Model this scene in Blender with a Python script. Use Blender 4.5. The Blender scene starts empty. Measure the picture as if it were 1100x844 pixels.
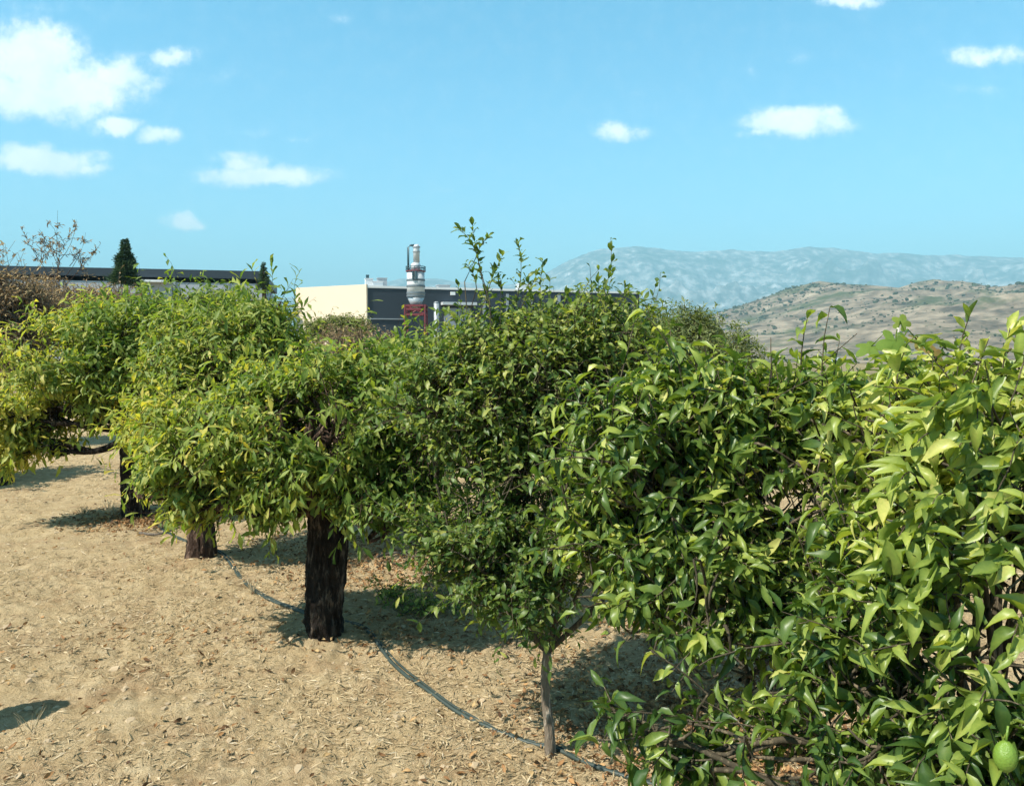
import bpy, math
import numpy as np
from mathutils import Vector
R = np.random.default_rng(7)
sc = bpy.context.scene
COL = sc.collection
CAMH, FPX, HORY = 2.2, 830.0, 370.0
PITCH = math.atan((422 - HORY) / FPX)

def at(x, y, d):
    """photo pixel and depth in metres (along world Y) -> point in the world"""
    xc, yc = (x - 550) / FPX, -(y - 422) / FPX
    dy = math.cos(PITCH) + math.sin(PITCH) * yc
    dz = -math.sin(PITCH) + math.cos(PITCH) * yc
    return np.array([xc * d / dy, d, CAMH + dz * d / dy])

# ------------------------------------------------------------------ noise
def _hash(ix, iy, iz, seed):
    h = (ix.astype(np.int64) * 374761393 + iy.astype(np.int64) * 668265263 + iz.astype(np.int64) * 2147483647 + seed * 144269) & 0x7fffffff
    h = ((h ^ (h >> 13)) * 1274126177) & 0x7fffffff
    return ((h ^ (h >> 16)) & 0xffff) / 65535.0
def vnoise(p, seed=0):
    p = np.asarray(p, float); i = np.floor(p).astype(np.int64); f = p - i; f = f * f * (3 - 2 * f)
    r = 0
    for a in (0, 1):
        for b in (0, 1):
            for c in (0, 1):
                w = (f[..., 0] if a else 1 - f[..., 0]) * (f[..., 1] if b else 1 - f[..., 1]) * (f[..., 2] if c else 1 - f[..., 2])
                r = r + w * _hash(i[..., 0] + a, i[..., 1] + b, i[..., 2] + c, seed)
    return r * 2 - 1
def fbm(p, octv=4, seed=0, gain=.5, ridge=False):
    p = np.asarray(p, float); r = 0; a = 1; t = 0
    for o in range(octv):
        n = vnoise(p * 2 ** o + o * 17.3, seed + o)
        if ridge: n = 1 - 2 * np.abs(n)
        r = r + a * n; t += a; a *= gain
    return r / t
def p3(x, y, z=0): return np.stack([x, y, np.zeros_like(x) + z], -1)
def unit(v): return v / np.maximum(np.linalg.norm(v, axis=-1, keepdims=True), 1e-9)
def sstep(a, b, x):
    t = np.clip((x - a) / (b - a), 0, 1); return t * t * (3 - 2 * t)

# ------------------------------------------------------------------ mesh making
class MB:
    def __init__(s): s.v = []; s.f = []; s.n = 0; s.t = []
    def add(s, v, f, tint=None):
        v = np.asarray(v, float).reshape(-1, 3)
        s.v.append(v); s.f.append([tuple(int(k) + s.n for k in q) for q in f] if not isinstance(f, np.ndarray) else f + s.n)
        s.t.append(np.zeros(len(v)) if tint is None else np.asarray(tint, float)); s.n += len(v)
    def box(s, c, size, rz=0.0):
        hx, hy, hz = [k / 2 for k in size]; ca, sa = math.cos(rz), math.sin(rz)
        v = [(c[0] + x * ca - y * sa, c[1] + x * sa + y * ca, c[2] + z) for z in (-hz, hz) for x, y in ((-hx, -hy), (hx, -hy), (hx, hy), (-hx, hy))]
        s.add(v, [(3, 2, 1, 0), (4, 5, 6, 7), (0, 1, 5, 4), (1, 2, 6, 5), (2, 3, 7, 6), (3, 0, 4, 7)])
    def prism(s, pts, z0, z1):
        n = len(pts); v = [(x, y, z0) for x, y in pts] + [(x, y, z1) for x, y in pts]
        s.add(v, [tuple(range(n))[::-1], tuple(range(n, 2 * n))] + [(i, (i + 1) % n, n + (i + 1) % n, n + i) for i in range(n)])
    def tube(s, pts, rad, k=8, caps=True):
        pts = np.asarray(pts, float); rad = np.zeros(len(pts)) + rad
        v, f = tubes(pts[None], rad[None], k)
        s.add(v, f)
        if caps:
            n = s.n - len(v); m = len(pts)
            s.f.append([tuple(n + i for i in range(k))[::-1], tuple(n + (m - 1) * k + i for i in range(k))])
    def build(s, name, mat, parent=None, smooth=False):
        V = np.concatenate(s.v); loops = []; tot = []
        for f in s.f:
            if isinstance(f, np.ndarray): loops.append(f.ravel()); tot.append(np.full(len(f), f.shape[1]))
            else:
                loops.append(np.array([k for q in f for k in q], int)); tot.append(np.array([len(q) for q in f], int))
        loops = np.concatenate(loops); tot = np.concatenate(tot)
        me = bpy.data.meshes.new(name); me.vertices.add(len(V)); me.vertices.foreach_set('co', V.astype(np.float32).ravel())
        me.loops.add(len(loops)); me.loops.foreach_set('vertex_index', loops.astype(np.int32))
        me.polygons.add(len(tot)); st = np.zeros(len(tot), np.int32); st[1:] = np.cumsum(tot)[:-1]
        me.polygons.foreach_set('loop_start', st); me.polygons.foreach_set('loop_total', tot.astype(np.int32))
        me.polygons.foreach_set('use_smooth', np.full(len(tot), smooth, bool))
        T = np.concatenate(s.t)
        if T.any():
            a = me.attributes.new('tint', 'FLOAT', 'POINT'); a.data.foreach_set('value', T.astype(np.float32))
        me.update(calc_edges=True); me.validate()
        me.materials.append(mat)
        o = bpy.data.objects.new(name, me); COL.objects.link(o)
        if parent is not None:
            o.parent = parent
            off = Vector((0, 0, 0)); q = parent          # vertices are in world space: undo every ancestor's offset
            while q is not None: off += Vector(q.location); q = q.parent
            o.location = -off
        return o

def tubes(P, rad, k=4):
    """N polylines of m points -> one set of verts and quads"""
    N, m, _ = P.shape
    T = unit(np.gradient(P, axis=1)); ref = np.where(np.abs(T[..., 2:3]) > .9, np.array([1., 0, 0]), np.array([0, 0, 1.]))
    A = unit(np.cross(T, ref)); B = np.cross(T, A)
    ang = np.arange(k) * 2 * math.pi / k
    ring = A[:, :, None] * np.cos(ang)[:, None] + B[:, :, None] * np.sin(ang)[:, None]
    V = (P[:, :, None] + ring * rad[:, :, None, None]).reshape(-1, 3)
    i = np.arange(N)[:, None, None] * m * k; j = np.arange(m - 1)[:, None] * k; a = np.arange(k); b = (a + 1) % k
    q = np.stack(np.broadcast_arrays(i + j + a, i + j + b, i + j + k + b, i + j + k + a), -1).reshape(-1, 4)
    return V, q

def thing(name, label, cat, loc=(0, 0, 0), group=None):
    o = bpy.data.objects.new(name, None); COL.objects.link(o); o.location = [float(k) for k in loc]
    o.empty_display_size = .2; o['label'] = label; o['category'] = cat
    if group: o['group'] = group
    return o
def tag(o, label, cat, group=None, kind=None):
    o['label'] = label; o['category'] = cat
    if group: o['group'] = group
    if kind: o['kind'] = kind
    return o
def struct(o, label, cat): return tag(o, label, cat, None, 'structure')

# ------------------------------------------------------------------ materials
class NT:
    def __init__(s, tree): s.t = tree; s.t.nodes.clear()
    def n(s, kind, ins=None, **kw):
        nd = s.t.nodes.new(kind)
        for k, v in kw.items(): setattr(nd, k, v)
        for k, v in (ins or {}).items(): s.set(nd, k, v)
        return nd
    def set(s, nd, k, v):
        sock = nd.inputs[k]
        if isinstance(v, bpy.types.NodeSocket): s.t.links.new(v, sock)
        else: sock.default_value = v
    def math(s, op, a, b=0.0, c=0.0, clamp=False):
        nd = s.n('ShaderNodeMath', {0: a, 1: b, 2: c}, operation=op); nd.use_clamp = clamp; return nd.outputs[0]
    def ramp(s, fac, stops, interp='LINEAR'):
        nd = s.n('ShaderNodeValToRGB', {'Fac': fac}); cr = nd.color_ramp; cr.interpolation = interp
        while len(cr.elements) > 1: cr.elements.remove(cr.elements[-1])
        cr.elements[0].position = stops[0][0]; cr.elements[0].color = (*stops[0][1], 1)
        for p, c in stops[1:]:
            e = cr.elements.new(p); e.color = (*c, 1)
        return nd.outputs['Color']
    def noise(s, vec, scale, detail=4, rough=.55, out='Fac'):
        return s.n('ShaderNodeTexNoise', {'Vector': vec, 'Scale': scale, 'Detail': detail, 'Roughness': rough}).outputs[out]
    def mix(s, fac, a, b, blend='MIX'):
        nd = s.n('ShaderNodeMix', data_type='RGBA', blend_type=blend)
        s.set(nd, 'Factor', fac)
        for k, v in ((6, a), (7, b)):
            if isinstance(v, tuple): v = (*v, 1) if len(v) == 3 else v
            s.set(nd, k, v)
        return nd.outputs[2]
def newmat(name):
    m = bpy.data.materials.new(name); m.use_nodes = True; nt = NT(m.node_tree)
    nt.out = nt.n('ShaderNodeOutputMaterial'); return m, nt
def finish(nt, shader): nt.t.links.new(shader, nt.out.inputs['Surface'])

def plain(name, col, rough=.6, metal=0.0, var=.25, scale=3.0, bump=.0, bscale=40, stretch=(1, 1, 1)):
    m, nt = newmat(name)
    co = nt.n('ShaderNodeTexCoord').outputs['Object']
    mp = nt.n('ShaderNodeMapping', {'Vector': co, 'Scale': stretch}).outputs[0]
    ns = nt.noise(mp, scale, 5)
    c = nt.mix(nt.math('MULTIPLY_ADD', ns, var * 2, -var + .5, clamp=True), tuple(k * (1 - var) for k in col), tuple(min(1, k * (1 + var)) for k in col))
    b = nt.n('ShaderNodeBsdfPrincipled', {'Base Color': c, 'Roughness': rough, 'Metallic': metal})
    if bump:
        nb = nt.noise(mp, bscale, 6, .65)
        nt.set(b, 'Normal', nt.n('ShaderNodeBump', {'Height': nb, 'Strength': bump, 'Distance': .02}).outputs[0])
    finish(nt, b.outputs[0]); return m

def leafmat(name, stops, trans=.4, rough=.42, gloss=.45, tcol=(1.35, 1.40, .5)):
    m, nt = newmat(name)
    t = nt.n('ShaderNodeAttribute', attribute_name='tint').outputs['Fac']
    co = nt.n('ShaderNodeTexCoord').outputs['Object']
    t2 = nt.math('ADD', t, nt.math('ADD', nt.math('MULTIPLY_ADD', nt.noise(co, 38, 3), .30, -.15), nt.math('MULTIPLY_ADD', nt.noise(co, 160, 2), .20, -.10)))
    c = nt.ramp(t2, stops)
    b = nt.n('ShaderNodeBsdfPrincipled', {'Base Color': c, 'Roughness': rough, 'Specular IOR Level': gloss})
    tr = nt.n('ShaderNodeBsdfTranslucent', {'Color': nt.mix(1.0, c, tcol, 'MULTIPLY')})
    mx = nt.n('ShaderNodeMixShader', {0: trans, 1: b.outputs[0], 2: tr.outputs[0]})
    finish(nt, mx.outputs[0]); return m

def barkmat(name, dark, light, sc_=9, bump=.9):
    m, nt = newmat(name)
    co = nt.n('ShaderNodeTexCoord').outputs['Object']
    mp = nt.n('ShaderNodeMapping', {'Vector': co, 'Scale': (1, 1, .22)}).outputs[0]
    a = nt.noise(mp, sc_ * 2.2, 6, .65); w = nt.noise(mp, sc_ * 6, 4, .6)
    h = nt.math('MULTIPLY_ADD', w, .4, a)
    c = nt.ramp(h, [(.5, dark), (.74, tuple(p * .8 + q * .2 for p, q in zip(dark, light))), (.82, light)])
    b = nt.n('ShaderNodeBsdfPrincipled', {'Base Color': c, 'Roughness': .9, 'Specular IOR Level': .15})
    nt.set(b, 'Normal', nt.n('ShaderNodeBump', {'Height': h, 'Strength': bump, 'Distance': .07}).outputs[0])
    finish(nt, b.outputs[0]); return m

G1, G2, G3, G4 = (.030, .070, .016), (.070, .135, .024), (.20, .26, .042), (.46, .40, .06)
M = {}
M['lemon'] = leafmat('lemon_leaf', [(0, (.040, .090, .019)), (.35, (.110, .175, .034)), (.62, (.22, .29, .055)), (.85, (.36, .42, .085)), (1, (.54, .53, .16))], .37, .38, .4)
M['sapling'] = leafmat('sapling_leaf', [(0, (.042, .095, .022)), (.4, (.115, .180, .040)), (.75, (.24, .29, .065)), (1, (.42, .42, .11))], .42, .44, .35)
M['orchard'] = leafmat('orchard_leaf', [(0, (.055, .115, .022)), (.4, (.155, .235, .044)), (.68, (.30, .355, .080)), (.9, (.44, .43, .085)), (1, (.60, .50, .11))], .45, .5, .3)
M['olive'] = leafmat('olive_leaf', [(0, (.08, .11, .035)), (.5, (.15, .185, .065)), (1, (.25, .28, .12))], .35, .55, .25)
M['drymix'] = leafmat('dry_leaf', [(0, (.18, .135, .085)), (.5, (.34, .26, .15)), (1, (.48, .37, .19))], .3, .8, .1, (1.2, 1, .8))
M['conifer'] = leafmat('conifer_needle', [(0, (.025, .055, .028)), (.6, (.05, .095, .045)), (1, (.09, .14, .065))], .1, .6, .2)
M['scrub'] = leafmat('scrub_leaf', [(0, (.02, .028, .012)), (.5, (.04, .05, .02)), (1, (.08, .09, .035))], .1, .7, .1)
M['hedge'] = leafmat('hedge_leaf', [(0, (.10, .13, .035)), (.5, (.19, .22, .06)), (1, (.30, .30, .09))], .25, .6, .2)
M['fig'] = leafmat('fig_leaf', [(0, (.10, .17, .03)), (.5, (.20, .30, .06)), (.8, (.26, .26, .06)), (1, (.30, .19, .07))], .5, .6, .2)
M['bark_dark'] = barkmat('dark_bark', (.008, .006, .005), (.13, .10, .075), 9, 1.0)
M['bark_brown'] = barkmat('brown_bark', (.035, .020, .014), (.20, .13, .09))
M['bark_grey'] = barkmat('grey_bark', (.07, .05, .035), (.26, .21, .16), 14, .5)
M['bark_pale'] = barkmat('pale_stem_bark', (.13, .10, .07), (.40, .33, .25), 14, .4)
M['twig'] = barkmat('twig_bark', (.05, .042, .028), (.17, .135, .085), 30, .3)
M['twig_grey'] = barkmat('dead_twig_bark', (.09, .075, .06), (.25, .21, .17), 30, .3)
M['stem_pale'] = plain('pale_stem', (.50, .46, .38), .7)
M['fruit'] = plain('green_fruit_skin', (.16, .26, .035), .35, 0, .2, 12, .3, 180)

# ------------------------------------------------------------------ ground
def ground_h(x, y):
    r = np.hypot(x, y)
    h = .035 * fbm(p3(x * .9, y * .9), 3, 3)
    h = h + .025 * fbm(p3(x * 5, y * 5), 3, 11) * sstep(40, 8, r) + .026 * fbm(p3(x * 17, y * 17), 3, 23) * sstep(16, 6, r)
    h = h + .35 * fbm(p3(x * .05, y * .05), 2, 5) * sstep(18, 60, r)
    h = h - 20 * sstep(130, 600, r) - 1.2 * sstep(20, 70, r) * sstep(.0, .35, x / np.maximum(r, .1))
    for tx, ty, hh in MOUNDS:
        h = h + hh * np.exp(-((x - tx) ** 2 + (y - ty) ** 2) / .32)
    return h
tb = {}
for k, (bx, by) in dict(sapling=(590, 815), main=(350, 688), second=(215, 605), third=(145, 557), fourth=(-1, 522)).items():
    d = CAMH * FPX / (by - HORY); q = at(bx, by, d); tb[k] = (q[0], q[1])
MOUNDS = [(tb['sapling'][0], tb['sapling'][1], -.06), (tb['main'][0], tb['main'][1], .03), (tb['second'][0], tb['second'][1], .04), (tb['third'][0], tb['third'][1], .04)]
def gz(x, y): return float(ground_h(np.array([float(x)]), np.array([float(y)]))[0])

def groundmat():
    m, nt = newmat('dry_orchard_ground')
    co = nt.n('ShaderNodeTexCoord').outputs['Object']
    big = nt.noise(co, .55, 3); mid = nt.noise(co, 4.5, 5, .65); fine = nt.noise(co, 42, 5, .7); grain = nt.noise(co, 150, 3, .7)
    k = nt.math('ADD', nt.math('MULTIPLY', mid, .45), nt.math('ADD', nt.math('MULTIPLY', fine, .5), nt.math('MULTIPLY', grain, .25)))
    c = nt.ramp(k, [(.37, (.10, .065, .032)), (.47, (.30, .215, .108)), (.56, (.46, .338, .182)), (.72, (.62, .49, .30))])
    c = nt.mix(nt.math('MULTIPLY_ADD', big, 2.2, -.85, clamp=True), nt.mix(.35, c, (.43, .318, .175)), c)
    red = nt.noise(co, 1.7, 4, .7)
    c = nt.mix(nt.math('MULTIPLY_ADD', red, 4, -1.95, clamp=True), c, nt.mix(.6, c, (.27, .155, .08)))
    # far off the ground is scrub and dry grass instead of mown straw
    ln = nt.n('ShaderNodeVectorMath', {0: co}, operation='LENGTH').outputs['Value']
    far = nt.ramp(nt.noise(co, .02, 6, .7), [(.35, (.09, .085, .04)), (.5, (.20, .165, .09)), (.66, (.33, .27, .16))])
    c = nt.mix(nt.math('MULTIPLY_ADD', ln, 1 / 60, -.5, clamp=True), c, far)
    b = nt.n('ShaderNodeBsdfPrincipled', {'Base Color': c, 'Roughness': .95, 'Specular IOR Level': .1})
    nt.set(b, 'Normal', nt.n('ShaderNodeBump', {'Height': k, 'Strength': 1.0, 'Distance': .05}).outputs[0])
    finish(nt, b.outputs[0]); return m
def make_ground():
    rr = [.05, .4, .8]
    r = 1.2
    while r < 26: rr.append(r); r *= 1.0045 if 3.4 < r < 8.5 else 1.0085
    while r < 15000: rr.append(r); r *= 1.07
    rr = np.array(rr)
    th = np.concatenate([np.linspace(-50, 50, 620), np.linspace(50, 310, 80)[1:-1]]) * math.pi / 180
    n = len(th); A, Rr = np.meshgrid(th, rr)
    x = np.sin(A) * Rr; y = np.cos(A) * Rr; z = ground_h(x.ravel(), y.ravel())
    V = np.stack([x.ravel(), y.ravel(), z], -1)
    i = np.arange(len(rr) - 1)[:, None] * n; a = np.arange(n); b = (a + 1) % n
    f = np.stack(np.broadcast_arrays(i + b, i + a, i + n + a, i + n + b), -1).reshape(-1, 4)
    mb = MB(); mb.add(V, f); mb.add([(0, 0, z[0])], []); c0 = mb.n - 1
    mb.f.append([(int(a_), int((a_ + 1) % n), c0) for a_ in range(n)])
    o = mb.build('ground', groundmat(), None, True)
    struct(o, 'dry mown straw ground of the orchard running back under the trees', 'ground')
make_ground()

# ------------------------------------------------------------------ leaves and crowns
def leaves(mb, P, D, N, L, W, curl, fold, tint, seg=4):
    """P base, D direction, N upper side; adds curved, folded leaf blades"""
    S = np.cross(N, D)
    if seg == 4: prof = np.array([.10, .78, 1.0, .70, .02])
    else: prof = np.array([.12, 1.0, .03])
    ts = np.linspace(0, 1, len(prof)); m = len(prof)
    n = len(P)
    ts_ = ts[None, :, None]
    half = (W[:, None] / 2 * prof[None])[:, :, None] * np.array([-1, 0, 1.])[None, None]
    z = np.abs(half) * fold[:, None, None] - curl[:, None, None] * ts_ ** 2 * L[:, None, None] + 0 * half
    wav = (R.random((n, m, 3)) - .5) * (W[:, None, None] * (.34 if seg == 4 else .15)) + ((ts - .5) * np.array([-1, 0, 1.])[:, None]).T[None] * (R.normal(size=n) * .55 * W)[:, None, None]; wav[:, 0] = 0
    x = ts_ * L[:, None, None] * (1 - .3 * np.abs(curl)[:, None, None] * ts_) + 0 * half
    V = P[:, None, None] + D[:, None, None] * x[..., None] + S[:, None, None] * half[..., None] + N[:, None, None] * (z + wav)[..., None]
    base = (np.arange(n) * m * 3)[:, None, None]; j = (np.arange(m - 1) * 3)[:, None]; c = np.arange(2)
    f = np.stack(np.broadcast_arrays(base + j + c, base + j + c + 1, base + j + 3 + c + 1, base + j + 3 + c), -1).reshape(-1, 4)
    tv = np.repeat(tint, m * 3).reshape(n, m, 3)
    tv = tv + np.array([0, .13, 0])[None, None]
    mb.add(V.reshape(-1, 3), f, np.clip(tv, .001, 1).ravel())

def bez(a, b, n, bow):
    t = np.linspace(0, 1, n)[None, :, None]
    return a[:, None] * (1 - t) + b[:, None] * t + bow[:, None] * (4 * t * (1 - t))

def sample_blobs(blobs, n, shell=.4, seed=0):
    c = np.array([b[0] for b in blobs]); r = np.array([b[1] for b in blobs])
    w = np.array([(q[0] * q[1] * q[2]) ** (2 / 3) for q in r]); w = w / w.sum()
    k = R.choice(len(blobs), n, p=w)
    dr = unit(R.normal(size=(n, 3))); u = R.random(n) ** shell
    lump = 1 + .42 * vnoise(dr * 2.2 + k[:, None] * 9.1, seed) + .12 * R.normal(size=n) * .6
    return c[k] + dr * r[k] * (u * lump)[:, None], dr, k

def crown(tree, blobs, base, ntwig, leaf=(.10, .04), tw=(.18, .34), nl=9, mat='orchard', twigmat='twig', droop=.3, spread=.9,
          tint=(.4, .25), clump=.25, curl=(.1, .35), fold=(.1, .5), seg=2, limbs=None, up=.45, seed=0, extra=(), shell=.4, bare=0.0, twr=.0025,
          tintfn=None, limb_r=.03, crown_name='crown', branch_mat=None, floor=.12, shrink=.0, gap=-.22, gapf=2.2):
    """blobs: [(centre, radii)]; base: point where limbs leave the trunk; extra: [(root, tip, nleaves)] single shoots"""
    base = np.asarray(base, float)
    P, dr, k = sample_blobs(blobs, ntwig, shell, seed)
    ctr = np.array([b[0] for b in blobs])
    out = unit(P - (ctr.mean(0) * .35 + ctr[k] * .65))
    D = unit(.8 * out + up * np.array([0, 0, 1.]) + .55 * R.normal(size=P.shape))
    Ln = R.uniform(tw[0], tw[1], ntwig)
    root = P - D * Ln[:, None] * .5; tip = P + D * Ln[:, None] * .5
    long = R.random(ntwig) < .11; tip = tip + D * (Ln * long * R.uniform(.3, 1.0, ntwig))[:, None]
    ok = (root[:, 2] > floor) & (fbm(P * gapf, 2, seed + 5) > gap)
    root, tip, D, Ln, k = root[ok], tip[ok], D[ok], Ln[ok], k[ok]
    nls = np.full(len(root), nl)
    if len(extra):
        root = np.concatenate([root, [e[0] for e in extra]]); tip = np.concatenate([tip, [e[1] for e in extra]])
        nls = np.concatenate([nls, [e[2] for e in extra]])
        k = np.concatenate([k, [int(np.argmin(np.linalg.norm(ctr - np.asarray(e[0]), axis=1))) for e in extra]])
    isx = np.zeros(len(root)); isx[len(root) - len(extra):] = 1 if len(extra) else 0
    n = len(root); LL = np.linalg.norm(tip - root, axis=1)
    bow = R.normal(size=(n, 3)) * .06 * LL[:, None] + np.array([0, 0, .04]) * LL[:, None]
    tp = bez(root, tip, 5, bow)
    # leaves
    rows = []
    mb = MB()
    Pl, Dl, Nl, Xl = [], [], [], []
    for q in np.unique(nls):
        s = np.where(nls == q)[0]
        t = np.linspace(.12, 1.0, q)[None] + R.normal(size=(len(s), q)) * .04
        t = np.clip(t, .02, 1)[..., None]
        pos = root[s][:, None] * (1 - t) + tip[s][:, None] * t + bow[s][:, None] * (4 * t * (1 - t))
        td = unit(tip[s] - root[s])[:, None] + 0 * pos
        rf = unit(np.cross(td, unit(R.normal(size=(len(s), 1, 3))) + 0 * td)); rb = np.cross(td, rf)
        ph = (np.arange(q) * 2.4)[None, :, None] + R.uniform(0, 6.28, (len(s), 1, 1)) + R.normal(size=(len(s), q, 1)) * .4
        side = rf * np.cos(ph) + rb * np.sin(ph)
        xs_ = isx[s][:, None, None]; sp = spread * (1.15 - .5 * t) * (1 - .45 * xs_)
        d = unit(td * .55 + side * sp + np.array([0, 0, -1.]) * (droop * (1 - xs_ * 1.3) * (1 + .7 * R.normal(size=t.shape))) + .22 * R.normal(size=pos.shape))
        oo = unit(pos - ctr[k[s]][:, None])
        nn = np.array([0, 0, 1.]) + .55 * oo + .40 * R.normal(size=pos.shape)
        nn = unit(nn - d * (nn * d).sum(-1, keepdims=True))
        keep = (R.random(pos.shape[:2]) > bare) & (np.linalg.norm(pos - np.array([0, 0, CAMH]), axis=-1) > 1.5)
        Pl.append(pos[keep]); Dl.append(d[keep]); Nl.append(nn[keep]); Xl.append((xs_[..., 0] + 0 * t[..., 0])[keep])
    Pl, Dl, Nl = np.concatenate(Pl), np.concatenate(Dl), np.concatenate(Nl)
    Xl = np.concatenate(Xl); m = len(Pl)
    L = (1 - shrink * Xl) * leaf[0] * np.clip(R.normal(.95, .28, m), .4, 1.4); W = leaf[1] / leaf[0] * L * np.clip(R.normal(1, .18, m), .6, 1.4)
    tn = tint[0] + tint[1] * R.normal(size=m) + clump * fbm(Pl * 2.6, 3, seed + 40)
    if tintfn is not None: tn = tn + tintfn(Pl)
    tn = np.where(R.random(m) < .03, tn + .35, tn)
    leaves(mb, Pl, Dl, Nl, L, W, R.uniform(*curl, m), R.uniform(*fold, m), np.clip(tn, .01, 1), seg)
    mb.build(crown_name, M[mat], tree, True)
    # wood: limbs to the clumps, branches to the twigs, twigs
    wb = MB()
    c = ctr[:]
    nb = len(c)
    lim = bez(np.repeat(base[None], nb, 0), c, 9, R.normal(size=(nb, 3)) * .10 * np.linalg.norm(c - base, axis=1)[:, None] + np.array([0, 0, .05]))
    v, f = tubes(lim, np.linspace(limb_r, limb_r * .3, 9)[None] + np.zeros((nb, 1)), 7); wb.add(v, f)
    # secondary branches: several per clump, starting part way along its limb
    nsec = max(4, int(ntwig / 28 / nb)); sec_pts = [lim.reshape(-1, 3)]; own = [np.repeat(np.arange(nb), 9)]
    for i in range(nb):
        e = c[i] + unit(R.normal(size=(nsec, 3))) * blobs[i][1] * R.uniform(.45, .85, (nsec, 1))
        s0 = lim[i][R.integers(4, 9, nsec)]
        bb = bez(s0, e, 6, R.normal(size=(nsec, 3)) * .06)
        v, f = tubes(bb, np.linspace(limb_r * .42, limb_r * .16, 6)[None] + np.zeros((nsec, 1)), 5); wb.add(v, f)
        sec_pts.append(bb.reshape(-1, 3)); own.append(np.full(nsec * 6, i))
    SP = np.concatenate(sec_pts); OW = np.concatenate(own)
    st = np.empty_like(root)
    for i in range(0, n, 500):
        dd = np.linalg.norm(root[i:i + 500, None] - SP[None], axis=2); st[i:i + 500] = SP[dd.argmin(1)]
    if len(extra):
        fr = np.array([len(e) > 3 for e in extra]); st[n - len(extra):][fr] = root[n - len(extra):][fr]
    br = bez(st, root, 4, (R.normal(size=(n, 3)) * .03 + np.array([0, 0, -.02])) * np.minimum(1, np.linalg.norm(st - root, axis=1) * 4)[:, None])
    v, f = tubes(br, np.linspace(twr * 1.7, twr * 1.2, 4)[None] + np.zeros((n, 1)), 4); wb.add(v, f)
    v, f = tubes(tp, np.linspace(twr * 1.2, twr * .4, 5)[None] + np.zeros((n, 1)), 4); wb.add(v, f)
    wb.build('branches', M[branch_mat or twigmat], tree, True)

def trunk(tree, base, top, r0, r1, mat, seed=0, rough=.12, lean=(0, 0), nseg=64, k=72, flare=.35, sink=.06):
    b = np.array([base[0], base[1], gz(base[0], base[1]) - sink]); t = np.array(top, float)
    u = np.linspace(0, 1, nseg); a = np.arange(k) * 2 * math.pi / k
    H = t[2] - b[2]
    wob = .07 * H * np.stack([np.sin(u * 3.1 + seed) * u * (1 - u), np.cos(u * 2.3 + seed * 2) * u * (1 - u), 0 * u], -1) * 2
    c = b + (t - b) * u[:, None] + wob
    rad = r0 + (r1 - r0) * u + flare * r0 * np.exp(-u * H / .10)
    A, U = np.meshgrid(a, u)
    dirs = np.stack([np.cos(A), np.sin(A), 0 * A], -1)
    pn = np.stack([np.cos(A) * 1.7, np.sin(A) * 1.7, U * H * 1.6 / max(r0 * 6, .3)], -1)
    rr = rad[:, None] * (1 + rough * 1.3 * fbm(pn * 1.3 + seed, 2, seed) + rough * fbm(pn * np.array([4.2, 4.2, 2.0]) + seed, 3, seed + 3, ridge=True) + rough * .7 * fbm(pn * np.array([11, 11, 4.5]) + seed, 2, seed + 6, ridge=True))
    V = c[:, None] + dirs * rr[..., None]
    mb = MB(); i = np.arange(nseg - 1)[:, None] * k; q = np.arange(k); q2 = (q + 1) % k
    mb.add(V.reshape(-1, 3), np.stack(np.broadcast_arrays(i + q, i + q2, i + k + q2, i + k + q), -1).reshape(-1, 4))
    mb.f.append([tuple(range((nseg - 1) * k, nseg * k))])
    return mb.build('trunk', M[mat], tree, True)

def B(x, y, d, rx, ry, rz): return (at(x, y, d), np.array([rx, ry, rz]))
def shoot(x0, y0, x1, y1, d, n, d1=None): return (at(x0, y0, d), at(x1, y1, d if d1 is None else d1), n)

ROW = 'citrus trees of the orchard row'
# -- young tree with the thin stem (middle)
bx, by = tb['sapling']
t = thing('citrus_tree', 'young bushy citrus tree with a thin pale stem and tall leafy shoots above its crown', 'tree', (bx, by, gz(bx, by)), ROW)
trunk(t, (bx, by), at(588, 700, 4.15), .026, .021, 'bark_pale', 2, .10, flare=.25)
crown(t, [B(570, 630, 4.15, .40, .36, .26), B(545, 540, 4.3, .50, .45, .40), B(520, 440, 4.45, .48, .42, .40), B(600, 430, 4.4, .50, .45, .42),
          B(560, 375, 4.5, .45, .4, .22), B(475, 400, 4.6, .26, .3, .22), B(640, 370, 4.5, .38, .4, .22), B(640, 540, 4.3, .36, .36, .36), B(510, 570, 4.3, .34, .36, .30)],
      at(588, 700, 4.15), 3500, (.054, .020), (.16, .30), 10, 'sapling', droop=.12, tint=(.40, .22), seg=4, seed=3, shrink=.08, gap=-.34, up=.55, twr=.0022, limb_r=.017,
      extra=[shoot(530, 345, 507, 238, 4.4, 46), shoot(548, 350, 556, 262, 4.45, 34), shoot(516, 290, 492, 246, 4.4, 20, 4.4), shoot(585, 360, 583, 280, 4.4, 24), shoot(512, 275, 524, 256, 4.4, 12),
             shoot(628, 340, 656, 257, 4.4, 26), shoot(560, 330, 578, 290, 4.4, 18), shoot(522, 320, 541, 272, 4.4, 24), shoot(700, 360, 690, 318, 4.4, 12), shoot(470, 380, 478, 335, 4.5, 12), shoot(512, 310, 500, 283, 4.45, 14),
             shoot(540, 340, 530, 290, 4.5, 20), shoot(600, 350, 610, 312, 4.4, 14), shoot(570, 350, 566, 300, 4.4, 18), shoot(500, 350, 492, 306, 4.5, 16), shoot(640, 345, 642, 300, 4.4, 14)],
      tintfn=lambda p: .14 * np.clip(p[:, 2] - 1.5, -.6, .5) - .5 * np.clip(p[:, 2] - 2.45, 0, .5))
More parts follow.
